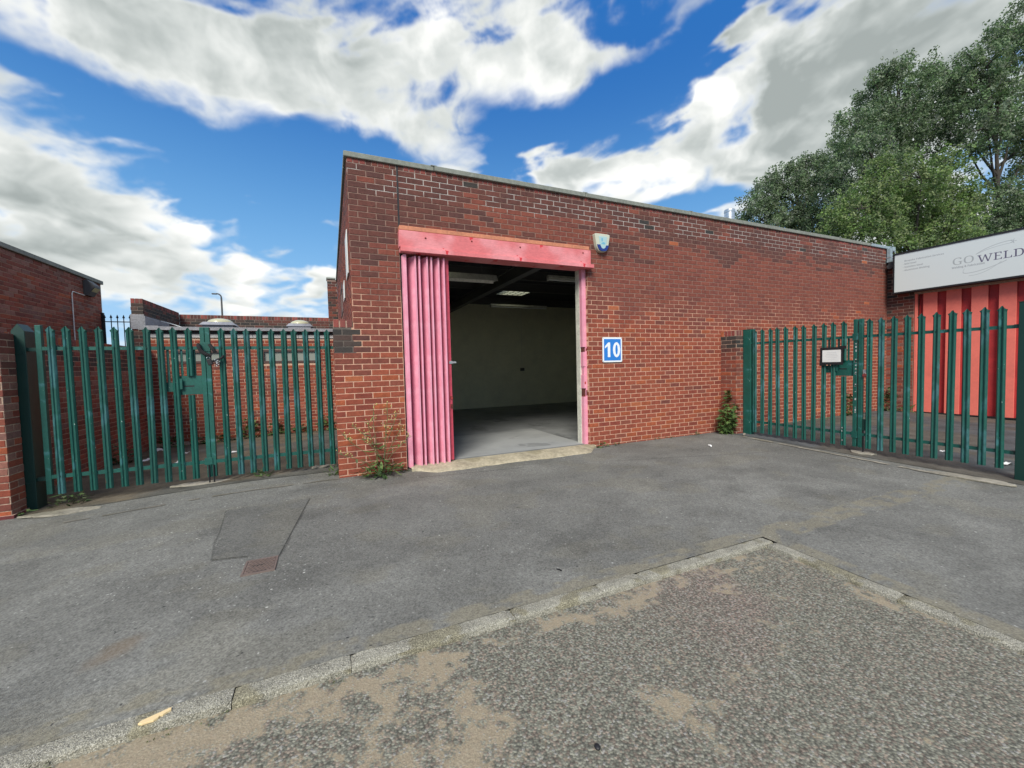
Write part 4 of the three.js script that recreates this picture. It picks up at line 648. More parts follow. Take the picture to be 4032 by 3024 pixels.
{
  const lp = pier('brick_pier', 'brick pier with red plinth at the left picture edge', -3.86, -3.405, -0.16, 1.86, -0.62, -0.385, (x, y) => y < 1.2 ? pick(['dull', 'mid', 'low', 'dull']) : pick(['dull', 'mid', 'top']), 'fr', 0);
  const B = []; for (const k of [0, 1]) { const e = 0.022; courses(B, { p0: [-3.86, -0.205 + k * 0.075, -0.385 + e], w: 0.455 + e, n: 1, fam: () => 'plinth', off: k, pitch: 0.225, joint: 0.006 }); courses(B, { p0: [-3.405 + e, -0.205 + k * 0.075, -0.385 + e - 0.012], ang: Math.PI / 2, w: 0.22, n: 1, fam: () => 'plinth', off: k, joint: 0.006 }); }
  const o = lp.position; mesh('plinth', [box(-3.86 - o.x, -3.405 + 0.018 - o.x, -0.25 - o.y, -0.058 - o.y, -0.62 - o.z, -0.385 + 0.018 - o.z)], M.mortar, lp); for (const b of B) { const m = mesh('plinth_brick', brickGeometry(b.len, b.h, b.f, Math.floor(rnd() * 3), 1), M.brick, lp); m.position.set(b.c[0] - o.x, b.c[1] - o.y, b.c[2] - o.z); m.rotation.y = b.ang; }
  pier('brick_pier', 'short brick pier with dark stained top beside right gate', 6.655, 6.885, -0.06, 1.945, 0.0, 0.335, (x, y) => y > 1.58 ? 'soot' : y > 1.4 ? pick(['top', 'mid']) : pick(['low', 'mid', 'low']), 'fl', 0.105);
  pier('boundary_wall', 'weathered brick wall along the left side of small yard', -4.03, -3.81, -0.2, 1.94, -5.6, -0.66, (x, y) => y > 1.45 ? pick(['soot', 'top', 'yard']) : y < 0.25 ? pick(['dull', 'yard']) : pick(['yard', 'dull', 'mid']), 'r', 0.105);
}
// ---------------------------------------------------------------- low store behind the small yard
{
  const t = thing('store_building', 'low flat roofed brick store with two domed rooflights behind yard', 'building'), Z = -5.57;
  mesh('wall', [box(-3.81, -3.43, -0.3, 2.18, Z - 0.25, Z - 0.006), box(-2.45, -1.75, -0.3, 2.18, Z - 0.25, Z - 0.006), box(-0.49, -0.01, -0.3, 2.18, Z - 0.25, Z - 0.006), box(-3.43, -2.45, -0.3, 1.61, Z - 0.25, Z - 0.006), box(-1.75, -0.49, -0.3, 1.59, Z - 0.25, Z - 0.006), box(-3.43, -2.45, 1.90, 2.18, Z - 0.25, Z - 0.006), box(-1.75, -0.49, 1.91, 2.18, Z - 0.25, Z - 0.006),
    ], M.mortarPale, t);
  mesh('parapet', [box(-4.084, -3.883, -0.3, 3.0, -7.87, Z - 0.004), box(-3.883, -0.01, 2.0, 2.96, -8.1, -7.874)], M.mortarDark, t);
  const B = [], yf = () => pick(['yard', 'low', 'mid', 'low']);
  courses(B, { p0: [-3.81, -0.12, Z], w: 3.8, n: 30, fam: yf, skip: [[0.38, 1.36, 1.61, 1.90], [2.06, 3.32, 1.59, 1.91]] });
  const ps = () => pick(['soot', 'soot', 'top']);
  courses(B, { p0: [-4.09, 1.78, Z], w: 0.205, n: 15, fam: ps }); courses(B, { p0: [-4.09, 2.9, Z], w: 0.205, n: 1, soldier: true, pitch: 0.075, h: 0.10, fam: () => 'edge' });
  courses(B, { p0: [-3.877, 2.37, Z - 0.01], ang: Math.PI / 2, w: 2.28, n: 7, fam: ps }); courses(B, { p0: [-3.877, 2.895, Z - 0.01], ang: Math.PI / 2, w: 2.28, n: 1, soldier: true, pitch: 0.075, h: 0.10, fam: () => pick(['edge', 'top']) });
  courses(B, { p0: [-3.87, 2.40, -7.87], w: 3.6, n: 6, fam: ps }); courses(B, { p0: [-3.87, 2.85, -7.87], w: 3.6, n: 1, soldier: true, pitch: 0.075, h: 0.10, fam: () => pick(['edge', 'top', 'top']) });
  layBricks(t, B);
  mesh('roof', [box(-3.88, -0.01, 2.33, 2.405, -7.87, Z + 0.10, 0.006)], M.felt, t); mesh('roof_trim', box(-3.95, -0.02, 2.335, 2.41, Z + 0.10, Z + 0.125, 0.004), M.lead, t);
  mesh('soffit', box(-3.8, -0.02, 2.262, 2.328, Z - 0.2, Z + 0.03), M.black, t);
  for (let k = 0; k < 4; k++) mesh('fascia_board', box(-3.78 + k * 0.94, -3.78 + (k + 1) * 0.94 - 0.008, 2.182, 2.26, Z, Z + 0.022, 0.002), M.peeling, t);
  mesh('lead_flashing', [box(-4.10, -3.87, 2.36, 2.67, Z - 0.001, Z + 0.014), box(-3.872, -3.855, 2.40, 2.64, -7.0, Z + 0.012), box(-3.87, -3.62, 2.406, 2.43, -7.4, Z + 0.1)], M.lead, t);
  mesh('cable', tube([[-3.84, 2.62, -6.4], [-3.7, 2.58, -6.5], [-3.4, 2.47, -6.35], [-3.2, 2.44, -6.1], [-3.0, 2.43, -6.0]], 0.012, 24, 6), M.white, t);
  for (const [a, b, lo, hi] of [[-3.43, -2.45, 1.61, 1.90], [-1.75, -0.49, 1.59, 1.91]]) { const w = group('window', t), f = 0.05; mesh('frame', [box(a, b, hi - f, hi, Z - 0.08, Z + 0.004), box(a, b, lo, lo + f, Z - 0.08, Z + 0.012), box(a, a + f, lo + f, hi - f, Z - 0.08, Z + 0.002), box(b - f, b, lo + f, hi - f, Z - 0.08, Z + 0.002)], M.brownFrame, w); mesh('pane', box(a + f, b - f, lo + f, hi - f, Z - 0.05, Z - 0.04), M.frosted, w); }
  for (const [x, z, s] of [[-2.70, -6.45, 1], [-0.96, -6.45, 0.86]]) {
    const r = group('rooflight', t); mesh('upstand', box(x - 0.30 * s, x + 0.30 * s, 2.40, 2.53, z - 0.28, z + 0.28, 0.01), M.domeBody, r);
    const f = new THREE.CylinderGeometry(0.40 * s, 0.50 * s, 0.075, 4, 1).rotateY(Math.PI / 4).translate(x, 2.565, z); mesh('flange', metric(f), M.domeBody, r);
    const d = new THREE.SphereGeometry(1, 24, 10, 0, Math.PI * 2, 0, Math.PI / 2).scale(0.27 * s, 0.115, 0.25); d.translate(x, 2.60, z); mesh('dome', d, M.dome, r);
  }
}
// ---------------------------------------------------------------- neighbour on the left
{
  const t = thing('brick_building', 'taller brick building with floodlight at far left', 'building', [-5, 0, -3]);
  mesh('wall', box(-3.8, -0.006, -0.3, 3.46, -3.75, 3.4), M.mortar, t); mesh('rear_trim', box(-0.10, -0.002, 0.5, 3.46, -3.775, -3.752), M.creamPaint, t);
  const B = []; courses(B, { p0: [-5, 1.285, 0.38], ang: Math.PI / 2, w: 7.13, n: 29, fam: (x, y) => y > 3.15 ? pick(['mid', 'dull']) : pick(['low', 'dull', 'yard', 'mid']), off: 1 }); layBricks(t, B);
  for (let k = 0; k < 3; k++) mesh('coping', box(-0.35, 0.04, 3.465, 3.545, -3.80 + k * 2.4, -3.80 + (k + 1) * 2.4 - 0.006, 0.008), M.coping, t);
  const l = thing('floodlight', 'dark box floodlight at the top corner of left building', 'floodlight', [-4.995, 3.26, -6.15]);
  mesh('housing', metric(new THREE.ExtrudeGeometry(new THREE.Shape([[0, 0.15], [0.06, 0.17], [0.17, 0.06], [0.17, 0.02], [0.06, -0.15], [0, -0.15]].map(p => new THREE.Vector2(...p))), { depth: 0.26, bevelEnabled: true, bevelSize: 0.006, bevelThickness: 0.006, bevelSegments: 1 })).translate(0, 0, -0.13), M.steel, l);
  mesh('glass', metric(new THREE.ExtrudeGeometry(new THREE.Shape([[0.085, -0.11], [0.182, 0.005], [0.176, 0.01], [0.075, -0.105]].map(p => new THREE.Vector2(...p))), { depth: 0.22, bevelEnabled: false })).translate(0, 0, -0.11), std({ color: new THREE.Color(0.45, 0.42, 0.22), roughness: 0.25 }), l);
  const c = mesh('cable_pipe', [tube([[-4.985, 3.10, -6.02], [-4.985, 3.10, -5.75], [-4.985, 3.10, -5.58], [-4.985, 3.06, -5.555], [-4.985, 2.8, -5.55], [-4.985, 2.2, -5.55], [-4.985, 1.6, -5.55]], 0.010, 40, 8)], M.white, scene); tag(c, 'thin white conduit running from the floodlight down the wall', 'conduit');
  const r = thing('iron_railing', 'black arrow headed iron railing between the left buildings', 'railing', [-4.55, 0, -6.72]);
  for (const y of [2.62, 1.95]) mesh('rail', box(-0.42, 0.46, y - 0.010, y + 0.010, -0.01, 0.01), M.black, r);
  for (let k = 0; k < 8; k++) { const x = -0.40 + k * 0.112; mesh('bar', [rod([x, 0, 0], [x, 2.70, 0], 0.009, 6), new THREE.ConeGeometry(0.024, 0.07, 4).translate(x, 2.755, 0), new THREE.ConeGeometry(0.030, 0.03, 4).rotateX(Math.PI).translate(x, 2.705, 0)], M.black, r); }
  mesh('post', box(-0.47, -0.41, 0, 2.82, -0.03, 0.03), M.black, r);
  const s = thing('street_lamp', 'distant grey street lamp above the low store roof', 'street lamp', [-14.4, 0, -66.5]);
  mesh('column', rod([0, 0, 0], [0, 12.4, 0], 0.15, 10, 0.11), M.steel, s); mesh('arm', tube([[0, 12.3, 0], [-0.05, 12.65, 0], [-0.3, 12.9, 0], [-0.6, 12.95, 0]], 0.09, 12, 8), M.steel, s); mesh('lantern', box(-1.15, -0.5, 12.82, 13.0, -0.15, 0.15, 0.07), M.steel, s);
}
// ---------------------------------------------------------------- unit on the right: brick return, corrugated shutter, fascia sign
{
  const t = thing('welding_unit', 'brick unit with red corrugated shutter behind right gate', 'building', [12.56, 0, 2]), X = 12.56;
  mesh('wall', [box(0.006, 0.3, -0.2, 3.72, -2.3, -1.48), box(0.006, 0.3, 2.85, 3.72, -1.48, 4), box(0.3, 8, -0.2, 3.72, -9, 7), box(0.006, 0.3, -0.2, 3.72, 4, 7)], M.mortar, t);
  mesh('roof', box(0.0, 8.05, 3.722, 3.80, -9, 7), M.felt, t);
  const B = []; courses(B, { p0: [X, -0.02, -0.02], ang: -Math.PI / 2, w: 0.535, n: 50, fam: (x, y, z) => z < 0.12 && y > 1.8 && rnd() < 0.5 ? 'soot' : y > 2.4 ? pick(['top', 'mid', 'soot']) : pick(['mid', 'low', 'dull']) });
  layBricks(t, B);
  const sh = group('roller_shutter', t), zs = [0.535, 0.615, 0.68, 0.925, 1.075, 1.32, 1.475, 1.725, 1.88, 2.125, 2.28, 2.53, 2.685, 2.93, 3.09, 3.335, 3.49, 3.735, 3.89, 4.135];
  mesh('shutter_frame', box(0.0, 0.05, 0.03, 2.86, zs[0] - 2, zs[0] + 0.045 - 2), M.salmon, sh);
  for (let i = 1; i + 1 < zs.length; i++) { const out = i % 2 === 0, a = zs[i] - 2, b = zs[i + 1] - 2; if (out) { mesh('shutter_rib', box(0.012, 0.03, 0.05, 2.86, a, b, 0.004), M.salmon, sh); } else { mesh('shutter_groove', [box(0.085, 0.10, 0.05, 2.86, a - 0.002, b + 0.002), box(0.03, 0.085, 0.05, 2.86, a - 0.004, a + 0.002), box(0.03, 0.085, 0.05, 2.86, b - 0.002, b + 0.004)], M.red, sh); } }
  mesh('bottom_bar', box(0.0, 0.05, 0.022, 0.05, -1.45, 2.15), M.black, sh);
  mesh('sticker', [box(0.079, 0.084, 1.63, 1.67, -1.36, -1.29), box(0.079, 0.084, 1.47, 1.53, -1.33, -1.275)], M.white, sh);
  // fascia sign
  const s = thing('fascia_sign', 'long white fascia sign with GO WELD lettering above shutter', 'sign', [12.30, 3.375, 2.25], -Math.PI / 2), hw = 2.0, hh = 0.445;
  mesh('frame', [box(-hw - 0.03, hw + 0.03, hh, hh + 0.035, -0.16, 0.012), box(-hw - 0.03, hw + 0.03, -hh - 0.035, -hh, -0.16, 0.012), box(-hw - 0.03, -hw, -hh, hh, -0.16, 0.012), box(hw, hw + 0.03, -hh, hh, -0.16, 0.012)], M.black, s);
  const PX = 440, cv = document.createElement('canvas'); cv.width = Math.round(2 * hw * PX); cv.height = Math.round(2 * hh * PX); const c = cv.getContext('2d'), U = z => (z - 0.25) * PX, V = y => (3.375 + hh - y) * PX;
  c.fillStyle = '#d3dad9'; c.fillRect(0, 0, cv.width, cv.height);
  for (let i = 0; i < 900; i++) { c.fillStyle = `rgba(120,125,120,${0.02 + 0.05 * hash(i, 1, 1)})`; c.fillRect(hash(i, 2, 1) * cv.width, hash(i, 3, 1) * cv.height, 1 + 3 * hash(i, 4, 1), 1 + 5 * hash(i, 5, 1)); }
  const fit = (txt, font, z0, z1, y, fill) => { c.save(); c.font = font; c.fillStyle = fill; const w = c.measureText(txt).width; c.translate(U(z0), V(y)); c.scale((z1 - z0) * PX / w, 1); c.fillText(txt, 0, 0); c.restore(); };
  fit('Bespoke Fabrication Services', '600 24px sans-serif', 0.43, 1.12, 3.625, '#9ea3a6'); fit('- Mild Steel', '600 24px sans-serif', 0.405, 0.65, 3.552, '#9ea3a6'); fit('- Stainless Steel', '600 24px sans-serif', 0.405, 0.77, 3.478, '#9ea3a6'); fit('- Aluminium Welding', '600 24px sans-serif', 0.405, 0.885, 3.404, '#9ea3a6');
  fit('GO', '92px serif', 1.25, 1.60, 3.345, '#a6acad'); fit('WELD', '92px serif', 1.635, 2.29, 3.315, '#5b566e'); fit('Welding & Fabrication', '600 27px sans-serif', 1.25, 1.75, 3.268, '#9ea3a6');
  c.strokeStyle = '#b3b9ba'; c.lineCap = 'round'; const arc = (w, ...p) => { c.lineWidth = w; c.beginPath(); c.moveTo(U(p[0]), V(p[1])); c.bezierCurveTo(U(p[2]), V(p[3]), U(p[4]), V(p[5]), U(p[6]), V(p[7])); c.stroke(); };
  arc(6, 1.62, 3.50, 1.75, 3.60, 1.95, 3.66, 2.12, 3.655); arc(4, 1.62, 3.50, 1.80, 3.58, 1.97, 3.60, 2.13, 3.605); arc(6, 1.43, 3.16, 1.42, 3.10, 1.75, 3.12, 2.05, 3.275); arc(3, 1.43, 3.16, 1.425, 3.20, 1.44, 3.22, 1.45, 3.235); arc(4, 1.52, 3.07, 1.7, 3.05, 1.85, 3.15, 1.98, 3.265);
  c.lineWidth = 3; c.strokeStyle = '#999fa2'; for (let k = 0; k < 5; k++) { const a = k * 1.2566; c.beginPath(); c.moveTo(U(2.13), V(3.63)); c.lineTo(U(2.13) + Math.cos(a) * 20, V(3.63) + Math.sin(a) * 20); c.stroke(); }
  const tx = new THREE.CanvasTexture(cv); tx.colorSpace = THREE.SRGBColorSpace; const p = new THREE.BoxGeometry(2 * hw, 2 * hh, 0.01); mesh('panel', soft(p), std({ map: tx, roughness: 0.55 }), s).position.z = -0.005;
  mesh('back_box', box(-hw - 0.03, hw + 0.03, -hh - 0.03, hh + 0.03, -0.24, -0.162), M.black, s);
}

// ---------------------------------------------------------------- trees behind the unit
const clump = (() => { const r = mulberry(5), P = []; for (let k = 0; k < 7; k++) { const o = new THREE.Vector3(r() - 0.5, r() - 0.5, r() - 0.5).multiplyScalar(1.9), q = new THREE.Quaternion().setFromEuler(new THREE.Euler(r() * 6.3, r() * 6.3, r() * 6.3)), pt = (x, y, z) => new THREE.Vector3(x, y, z).applyQuaternion(q).add(o).toArray(), a = pt(-0.5, 0, 0), b = pt(0, -0.36, 0.10), c = pt(0.5, 0, 0), d = pt(0, 0.36, 0.10); P.push(...a, ...b, ...c, ...a, ...c, ...d); } const g = new THREE.BufferGeometry(); g.setAttribute('position', new THREE.Float32BufferAttribute(P, 3)); g.computeVertexNormals(); return g; })();
function tree(label, base, lobes, per, size, tones, lean = 0.3) {
  const t = thing('broadleaf_tree', label, 'tree', [base[0], -0.3, base[1]], 0), rel = lobes.map(l => [l[0] - base[0], l[1] + 0.3, l[2] - base[1], l[3]]), top = Math.max(...rel.map(l => l[1])), low = Math.min(...rel.map(l => l[1]));
  const limb = [], trunkTop = mix(low, top, 0.75), cx = y => mix(0, rel.reduce((s, l) => s + l[0], 0) / rel.length, y / top), cz = y => mix(0, rel.reduce((s, l) => s + l[2], 0) / rel.length, y / top);
  const tr = []; for (let k = 0; k <= 5; k++) { const y = trunkTop * k / 5; tr.push([cx(y) + (k ? rr(-0.2, 0.2) : 0), y, cz(y) + (k ? rr(-0.2, 0.2) : 0)]); }
  for (let k = 0; k < 5; k++) limb.push(rod(tr[k], tr[k + 1], 0.20 * (1 - k / 5.6), 10, 0.20 * (1 - (k + 1) / 5.6)));
  mesh('trunk', limb, M.bark, t);
  const br = []; for (const l of rel) { const y = Math.max(0.5, l[1] - 1.2 - l[3] * 1.3), k = clamp(y / trunkTop, 0, 0.98) * 5, i = Math.floor(k), f = k - i, a = tr[i].map((v, q) => mix(v, tr[Math.min(5, i + 1)][q], f)), m = [mix(a[0], l[0], 0.55), mix(a[1], l[1], 0.42), mix(a[2], l[2], 0.55)]; br.push(rod(a, m, 0.065, 6, 0.04), rod(m, [l[0], l[1], l[2]], 0.04, 6, 0.018)); for (let q = 0; q < 4; q++) { const d = new THREE.Vector3(rr(-1, 1), rr(-0.3, 1), rr(-1, 1)).normalize().multiplyScalar(l[3] * 0.9); br.push(rod([l[0], l[1], l[2]], [l[0] + d.x, l[1] + d.y, l[2] + d.z], 0.022, 5, 0.008)); } }
  mesh('branches', br, M.bark, t);
  const n = rel.map(l => Math.round(per * l[3] * l[3])), total = n.reduce((a, b) => a + b, 0), im = new THREE.InstancedMesh(clump, new THREE.MeshPhysicalMaterial({ color: 0xffffff, roughness: 0.9, transmission: 0.45, thickness: 0, side: THREE.DoubleSide }), total), d = new THREE.Object3D(), col = new THREE.Color(); let i = 0;
  rel.forEach((l, li) => {
    const tw = [], nt = Math.round(12 + 34 * l[3] * l[3]); for (let k = 0; k < nt; k++) { const v = new THREE.Vector3(rr(-1, 1), rr(-1, 1), rr(-1, 1)); while (v.length() > 1 || v.length() < 0.05) v.set(rr(-1, 1), rr(-1, 1), rr(-1, 1)); const L = v.length(); v.multiplyScalar(Math.pow(L, 0.5) / L * l[3] * 1.04); v.y *= 1.1; tw.push([v, rr(0.15, 0.32) * Math.sqrt(l[3] + 0.3), rr(-0.5, 0.5) + lean, rr(0.75, 1.3)]); }
    for (let k = 0; k < n[li]; k++) {
      const [c0, cr, ln, tone] = tw[k % nt], g3 = () => (rnd() + rnd() + rnd() - 1.5) * 1.15, v = [c0.x + g3() * cr * 0.8 + ln * 0.15, c0.y + g3() * cr * 1.35, c0.z + g3() * cr];
      d.position.set(l[0] + v[0], l[1] + v[1], l[2] + v[2]); d.rotation.set(rr(0, 6.3), rr(0, 6.3), rr(0, 6.3)); d.scale.setScalar(size * rr(0.6, 1.25)); d.updateMatrix(); im.setMatrixAt(i, d.matrix);
      const c = pick(tones), f = rr(0.75, 1.25) * tone; col.setRGB(c[0] * f, c[1] * f, c[2] * f); im.setColorAt(i, col); i++;
    } });
  im.count = i; im.name = 'crown'; im.userData.kind = 'stuff'; t.add(im); return t;
}
{
  const dark = [[.115, .200, .075], [.14, .235, .09], [.09, .16, .06], [.17, .25, .11], [.24, .29, .19]], green = [[.135, .235, .048], [.165, .275, .058], [.095, .175, .038], [.20, .29, .075], [.23, .29, .11]], pale = [[.135, .220, .095], [.16, .245, .11], [.105, .18, .075], [.23, .28, .19]];
  tree('tall dark grey green tree behind the workshop roof', [25.4, -5.3], [[25.87,14.43,-5.47,1.23],[25.46,13.89,-6.09,1.15],[25.04,12.55,-4.73,1.56],[24.34,12.09,-5.91,1.32],[28.23,14.62,-5.12,0.82],[27.73,15.27,-5.17,0.62],[25.06,14.93,-5.2,0.49],[26.71,15.14,-4.69,0.37],[22.51,12.01,-5.71,0.82],[25.48,11.02,-5.07,1.56],[21.85,9.83,-5.04,1.48],[24.48,14.83,-5.9,0.37],[26.1,15.6,-5.39,0.33],[24.77,14.91,-5.53,0.49],[27.73,13.37,-4.85,0.91],[23.4,8.8,-5.4,1.3],[25.3,8.9,-5.2,1.3]], 470, 0.105, dark);
  tree('tallest open crowned tree at the right picture edge', [27.4, -2.4], [[25.94,13.9,-3.26,0.81],[25.25,13.4,-2.33,0.81],[25.28,13.54,-3.4,0.44],[26.69,14.39,-2.19,0.89],[27.84,15.64,-2.11,0.89],[26.8,12.97,-2.01,1.11],[26.81,13.04,-3.05,0.81],[25.43,11.57,-3.05,0.81],[25.35,10.88,-2.31,0.96],[27.7,11.49,-2.28,0.89],[28.83,10.48,-2.17,0.74],[26.18,7.9,-2.22,0.89],[26.87,7.57,-1.65,0.96],[25.9,7.11,-2.52,0.81],[31.55,15.56,-2.36,1.48],[32.44,13.32,-2.48,1.85],[29.97,9.4,-1.8,1.63],[28.51,7.07,-2.62,0.96],[29.03,6.81,-2.1,0.81],[25.71,6.23,-2.54,0.81],[25.45,14.14,-2.9,0.37],[27.31,15.59,-2.69,0.37],[25.8,10.49,-3.05,0.59]], 470, 0.105, dark);
  tree('lower pale green tree next to the roof flue', [25.0, -9.8], [[23.2,10.98,-10.38,0.89],[22.15,10.05,-10.55,0.79],[24.4,11.58,-9.98,0.89],[25.56,12.21,-9.66,0.74],[25.89,12.18,-9.03,0.89],[22.63,9.35,-10.28,1.09],[24.77,10.33,-9.83,1.28],[28.01,11.84,-9.74,1.18],[24.49,9.39,-10.32,1.18],[25.13,8.95,-9.02,1.28],[26.84,12.62,-8.59,0.99],[23.63,11.97,-10.52,0.35],[24.29,12.34,-10.02,0.35],[25.41,12.77,-9.57,0.3],[27.3,10.2,-9.5,1.4],[26.6,8.6,-9.4,1.4]], 460, 0.118, pale);
  tree('bright green bushy tree just above the white fascia sign', [19.6, -2.4], [[18.68,7.54,-2.72,0.93],[18.72,7.53,-1.8,0.8],[20.59,7.71,-1.82,0.74],[17.43,6.71,-2.89,0.86],[19.85,6.71,-2.7,1.05],[21.06,6.88,-2.2,0.93],[21.41,6.94,-1.73,0.56],[17.49,6.27,-3.55,0.8],[17.69,5.74,-2.75,0.86],[19.91,5.77,-2.47,0.93],[20.09,5.66,-1.61,0.86],[18.59,8.31,-2.84,0.4],[20.4,8.4,-1.81,0.34],[21.07,5.84,-1.47,0.56],[18.6,4.9,-2.4,0.9],[20.3,4.8,-1.9,0.9]], 640, 0.092, green);
}

// ---------------------------------------------------------------- weeds and litter
const bladeGeo = (L, w, bend, seg = 4) => { const P = []; for (let i = 0; i < seg; i++) { const a = i / seg, b = (i + 1) / seg, wa = w * Math.sin(Math.PI * (0.12 + 0.88 * a)) * (1 - a * 0.2) / 2, wb = b === 1 ? 0 : w * Math.sin(Math.PI * (0.12 + 0.88 * b)) / 2, pa = [a * L, Math.sin(a * 1.5) * bend * L * -1 + a * L * 0.25], pb = [b * L, Math.sin(b * 1.5) * bend * L * -1 + b * L * 0.25]; const l0 = [pa[0], pa[1] + wa * 0.25, -wa], r0 = [pa[0], pa[1] + wa * 0.25, wa], l1 = [pb[0], pb[1] + wb * 0.25, -wb], r1 = [pb[0], pb[1] + wb * 0.25, wb], m0 = [pa[0], pa[1], 0], m1 = [pb[0], pb[1], 0]; P.push(...l0, ...m0, ...m1, ...l0, ...m1, ...l1, ...m0, ...r0, ...r1, ...m0, ...r1, ...m1); } const g = new THREE.BufferGeometry(); g.setAttribute('position', new THREE.Float32BufferAttribute(P, 3)); g.computeVertexNormals(); return g; };
const palmGeo = (R) => { const P = [], lob = [[-2.35, 0.45], [-1.75, 0.30], [-1.25, 0.78], [-0.85, 0.36], [-0.42, 0.92], [-0.30, 0.55], [0, 1.12], [0.30, 0.55], [0.42, 0.92], [0.85, 0.36], [1.25, 0.78], [1.75, 0.30], [2.35, 0.45]].map(([a, r]) => [Math.cos(a) * r * R, -0.14 * r * r * R + 0.10 * R * Math.abs(Math.sin(a * 2.2)) * r, Math.sin(a) * r * R]); for (let i = 0; i + 1 < lob.length; i++) P.push(0, 0, 0, ...lob[i + 1], ...lob[i]); const g = new THREE.BufferGeometry(); g.setAttribute('position', new THREE.Float32BufferAttribute(P, 3)); g.computeVertexNormals(); return g; };
const PALM = [0.05, 0.062, 0.075].map(palmGeo), BLADE = [bladeGeo(0.10, 0.028, 0.3), bladeGeo(0.14, 0.034, 0.45), bladeGeo(0.07, 0.02, 0.2)];
function leafAt(t, g, m, p, yaw, pitch = 0, s = 1) { const l = mesh('leaf', g, m, t); l.position.set(...p); l.rotation.order = 'YZX'; l.rotation.set(rr(-0.4, 0.4), yaw, pitch); l.scale.setScalar(s); return l; }
{ // sycamore seedling against the right pier
  const t = thing('sycamore_seedling', 'dark green leafy seedling growing against the right brick pier', 'plant', [6.56, -0.02, 0.10]); const st = [];
  for (const [dx, dz, h] of [[0.03, 0.08, 0.82], [-0.10, 0.08, 0.48], [0.05, 0.22, 0.58], [-0.20, 0.12, 0.34], [-0.02, 0.28, 0.36]]) {
    st.push(rod([0, 0, 0.04], [dx, h, dz], 0.006, 6, 0.003));
    for (let y = 0.05; y <= h; y += 0.042) { const k = y / h, spread = mix(0.17, 0.06, Math.pow(k, 1.5)) * (h > 0.6 ? 1 : 0.9); for (let q = 0; q < 5; q++) { const a = rr(0, 6.28), rad = spread * rr(0.4, 1.1), p = [dx * k + Math.cos(a) * rad, y + rr(-0.02, 0.03), mix(0.04, dz, k) + Math.abs(Math.sin(a)) * rad * 0.9]; leafAt(t, pick(PALM), pick([M.leafG, M.leafL, M.leafL, M.leafG]), p, -a + rr(-0.5, 0.5), rr(-0.5, -0.1), rr(0.85, 1.35)); } }
  }
  mesh('stem', st, M.stem, t);
}
{ // tall straggling weed in front of the left panel
  const t = thing('tall_weed', 'tall straggly flowering weed at the foot of brickwork left of door', 'weed', [0.27, -0.015, 0.10]), st = [], fl = [];
  const tips = [[0.10, 0.95, 0.02], [-0.06, 0.93, 0.0], [-0.46, 0.62, 0.08], [-0.34, 0.70, 0.05], [0.28, 0.66, 0.06], [0.36, 0.52, 0.1], [-0.22, 0.52, 0.12], [0.05, 0.72, 0.1], [-0.52, 0.38, 0.12], [0.22, 0.82, 0.02], [-0.14, 0.75, 0.04]];
  tips.forEach(([x, y, z], i) => { const b = [rr(-0.05, 0.05), 0, rr(-0.02, 0.05)], m = [b[0] + x * 0.28, y * 0.5, z * 0.6], pts = [b, m, [b[0] + x * 0.7, y * 0.8, z * 0.9], [x, y, z]]; st.push(tube(pts, 0.0035, 10, 5)); const cv = new THREE.CatmullRomCurve3(pts.map(p => new THREE.Vector3(...p)));
    for (let k = 0.25; k < 0.95; k += 0.16) { const p = cv.getPoint(k), a = rr(0, 6.28); leafAt(t, BLADE[k < 0.5 ? 1 : k < 0.75 ? 0 : 2], pick([M.leafG, M.leafOlive, M.leafL]), p.toArray(), a, rr(-0.4, 0.5), rr(0.7, 1.2)); }
    for (let k = 0; k < 9; k++) { const q = cv.getPoint(rr(0.62, 1)), d = [q.x + rr(-0.05, 0.05), q.y + rr(0, 0.06), q.z + rr(-0.03, 0.03)]; st.push(rod(q.toArray(), d, 0.0014, 4)); const f = new THREE.OctahedronGeometry(rr(0.005, 0.010)); f.scale(1, 1.5, 1); f.translate(...d); f.deleteAttribute('uv'); fl.push(f); } });
  for (let k = 0; k < 130; k++) { const a = rr(0, 6.28), r = rr(0.02, 0.26), h = rr(0.02, 0.26) * (1 - r * 2); leafAt(t, pick(BLADE), pick([M.leafG, M.leafD, M.leafG, M.leafL]), [Math.cos(a) * r, h, Math.abs(Math.sin(a)) * r * 0.8], -a, rr(-0.2, 0.8), rr(0.7, 1.2)); }
  mesh('stem', st.map(g => { g.deleteAttribute('uv'); return g; }), M.stem, t); mesh('seed_heads', fl, M.flower, t).userData.kind = 'stuff';
}
let tuftN = 0;
function tuft(label, cat, x, z, r, h, n, mats, grp, y) {
  const t = thing(cat === 'ivy' ? 'ivy' : 'weed_tuft', label, cat, [x, y ?? ground(x, z), z], 0, grp), parts = new Map();
  for (let k = 0; k < n; k++) { const a = rr(0, 6.28), q = r * Math.sqrt(rnd()), g = (cat === 'ivy' || rnd() < 0.3 ? pick(PALM) : pick(BLADE)).clone(), m = pick(mats), s = rr(0.6, 1.1) * (cat === 'moss' ? 0.13 : cat === 'ivy' ? 1.2 : clamp(0.35 + h * 3.2, 0.4, 0.95)); g.rotateZ(rr(-0.2, 1.0)); g.rotateX(rr(-0.5, 0.5)); g.rotateY(-a + rr(-0.6, 0.6)); g.scale(s, s, s); g.translate(Math.cos(a) * q, h * Math.pow(rnd(), 1.3) * (1 - 0.5 * q / r), Math.sin(a) * q * (cat === 'ivy' ? 0.45 : 0.8)); if (!parts.has(m)) parts.set(m, []); parts.get(m).push(g); }
  [...parts].forEach(([m, gs]) => { const o = mesh('leaves', mergeGeometries(gs), m, t); o.userData.kind = 'stuff'; }); return t;
}
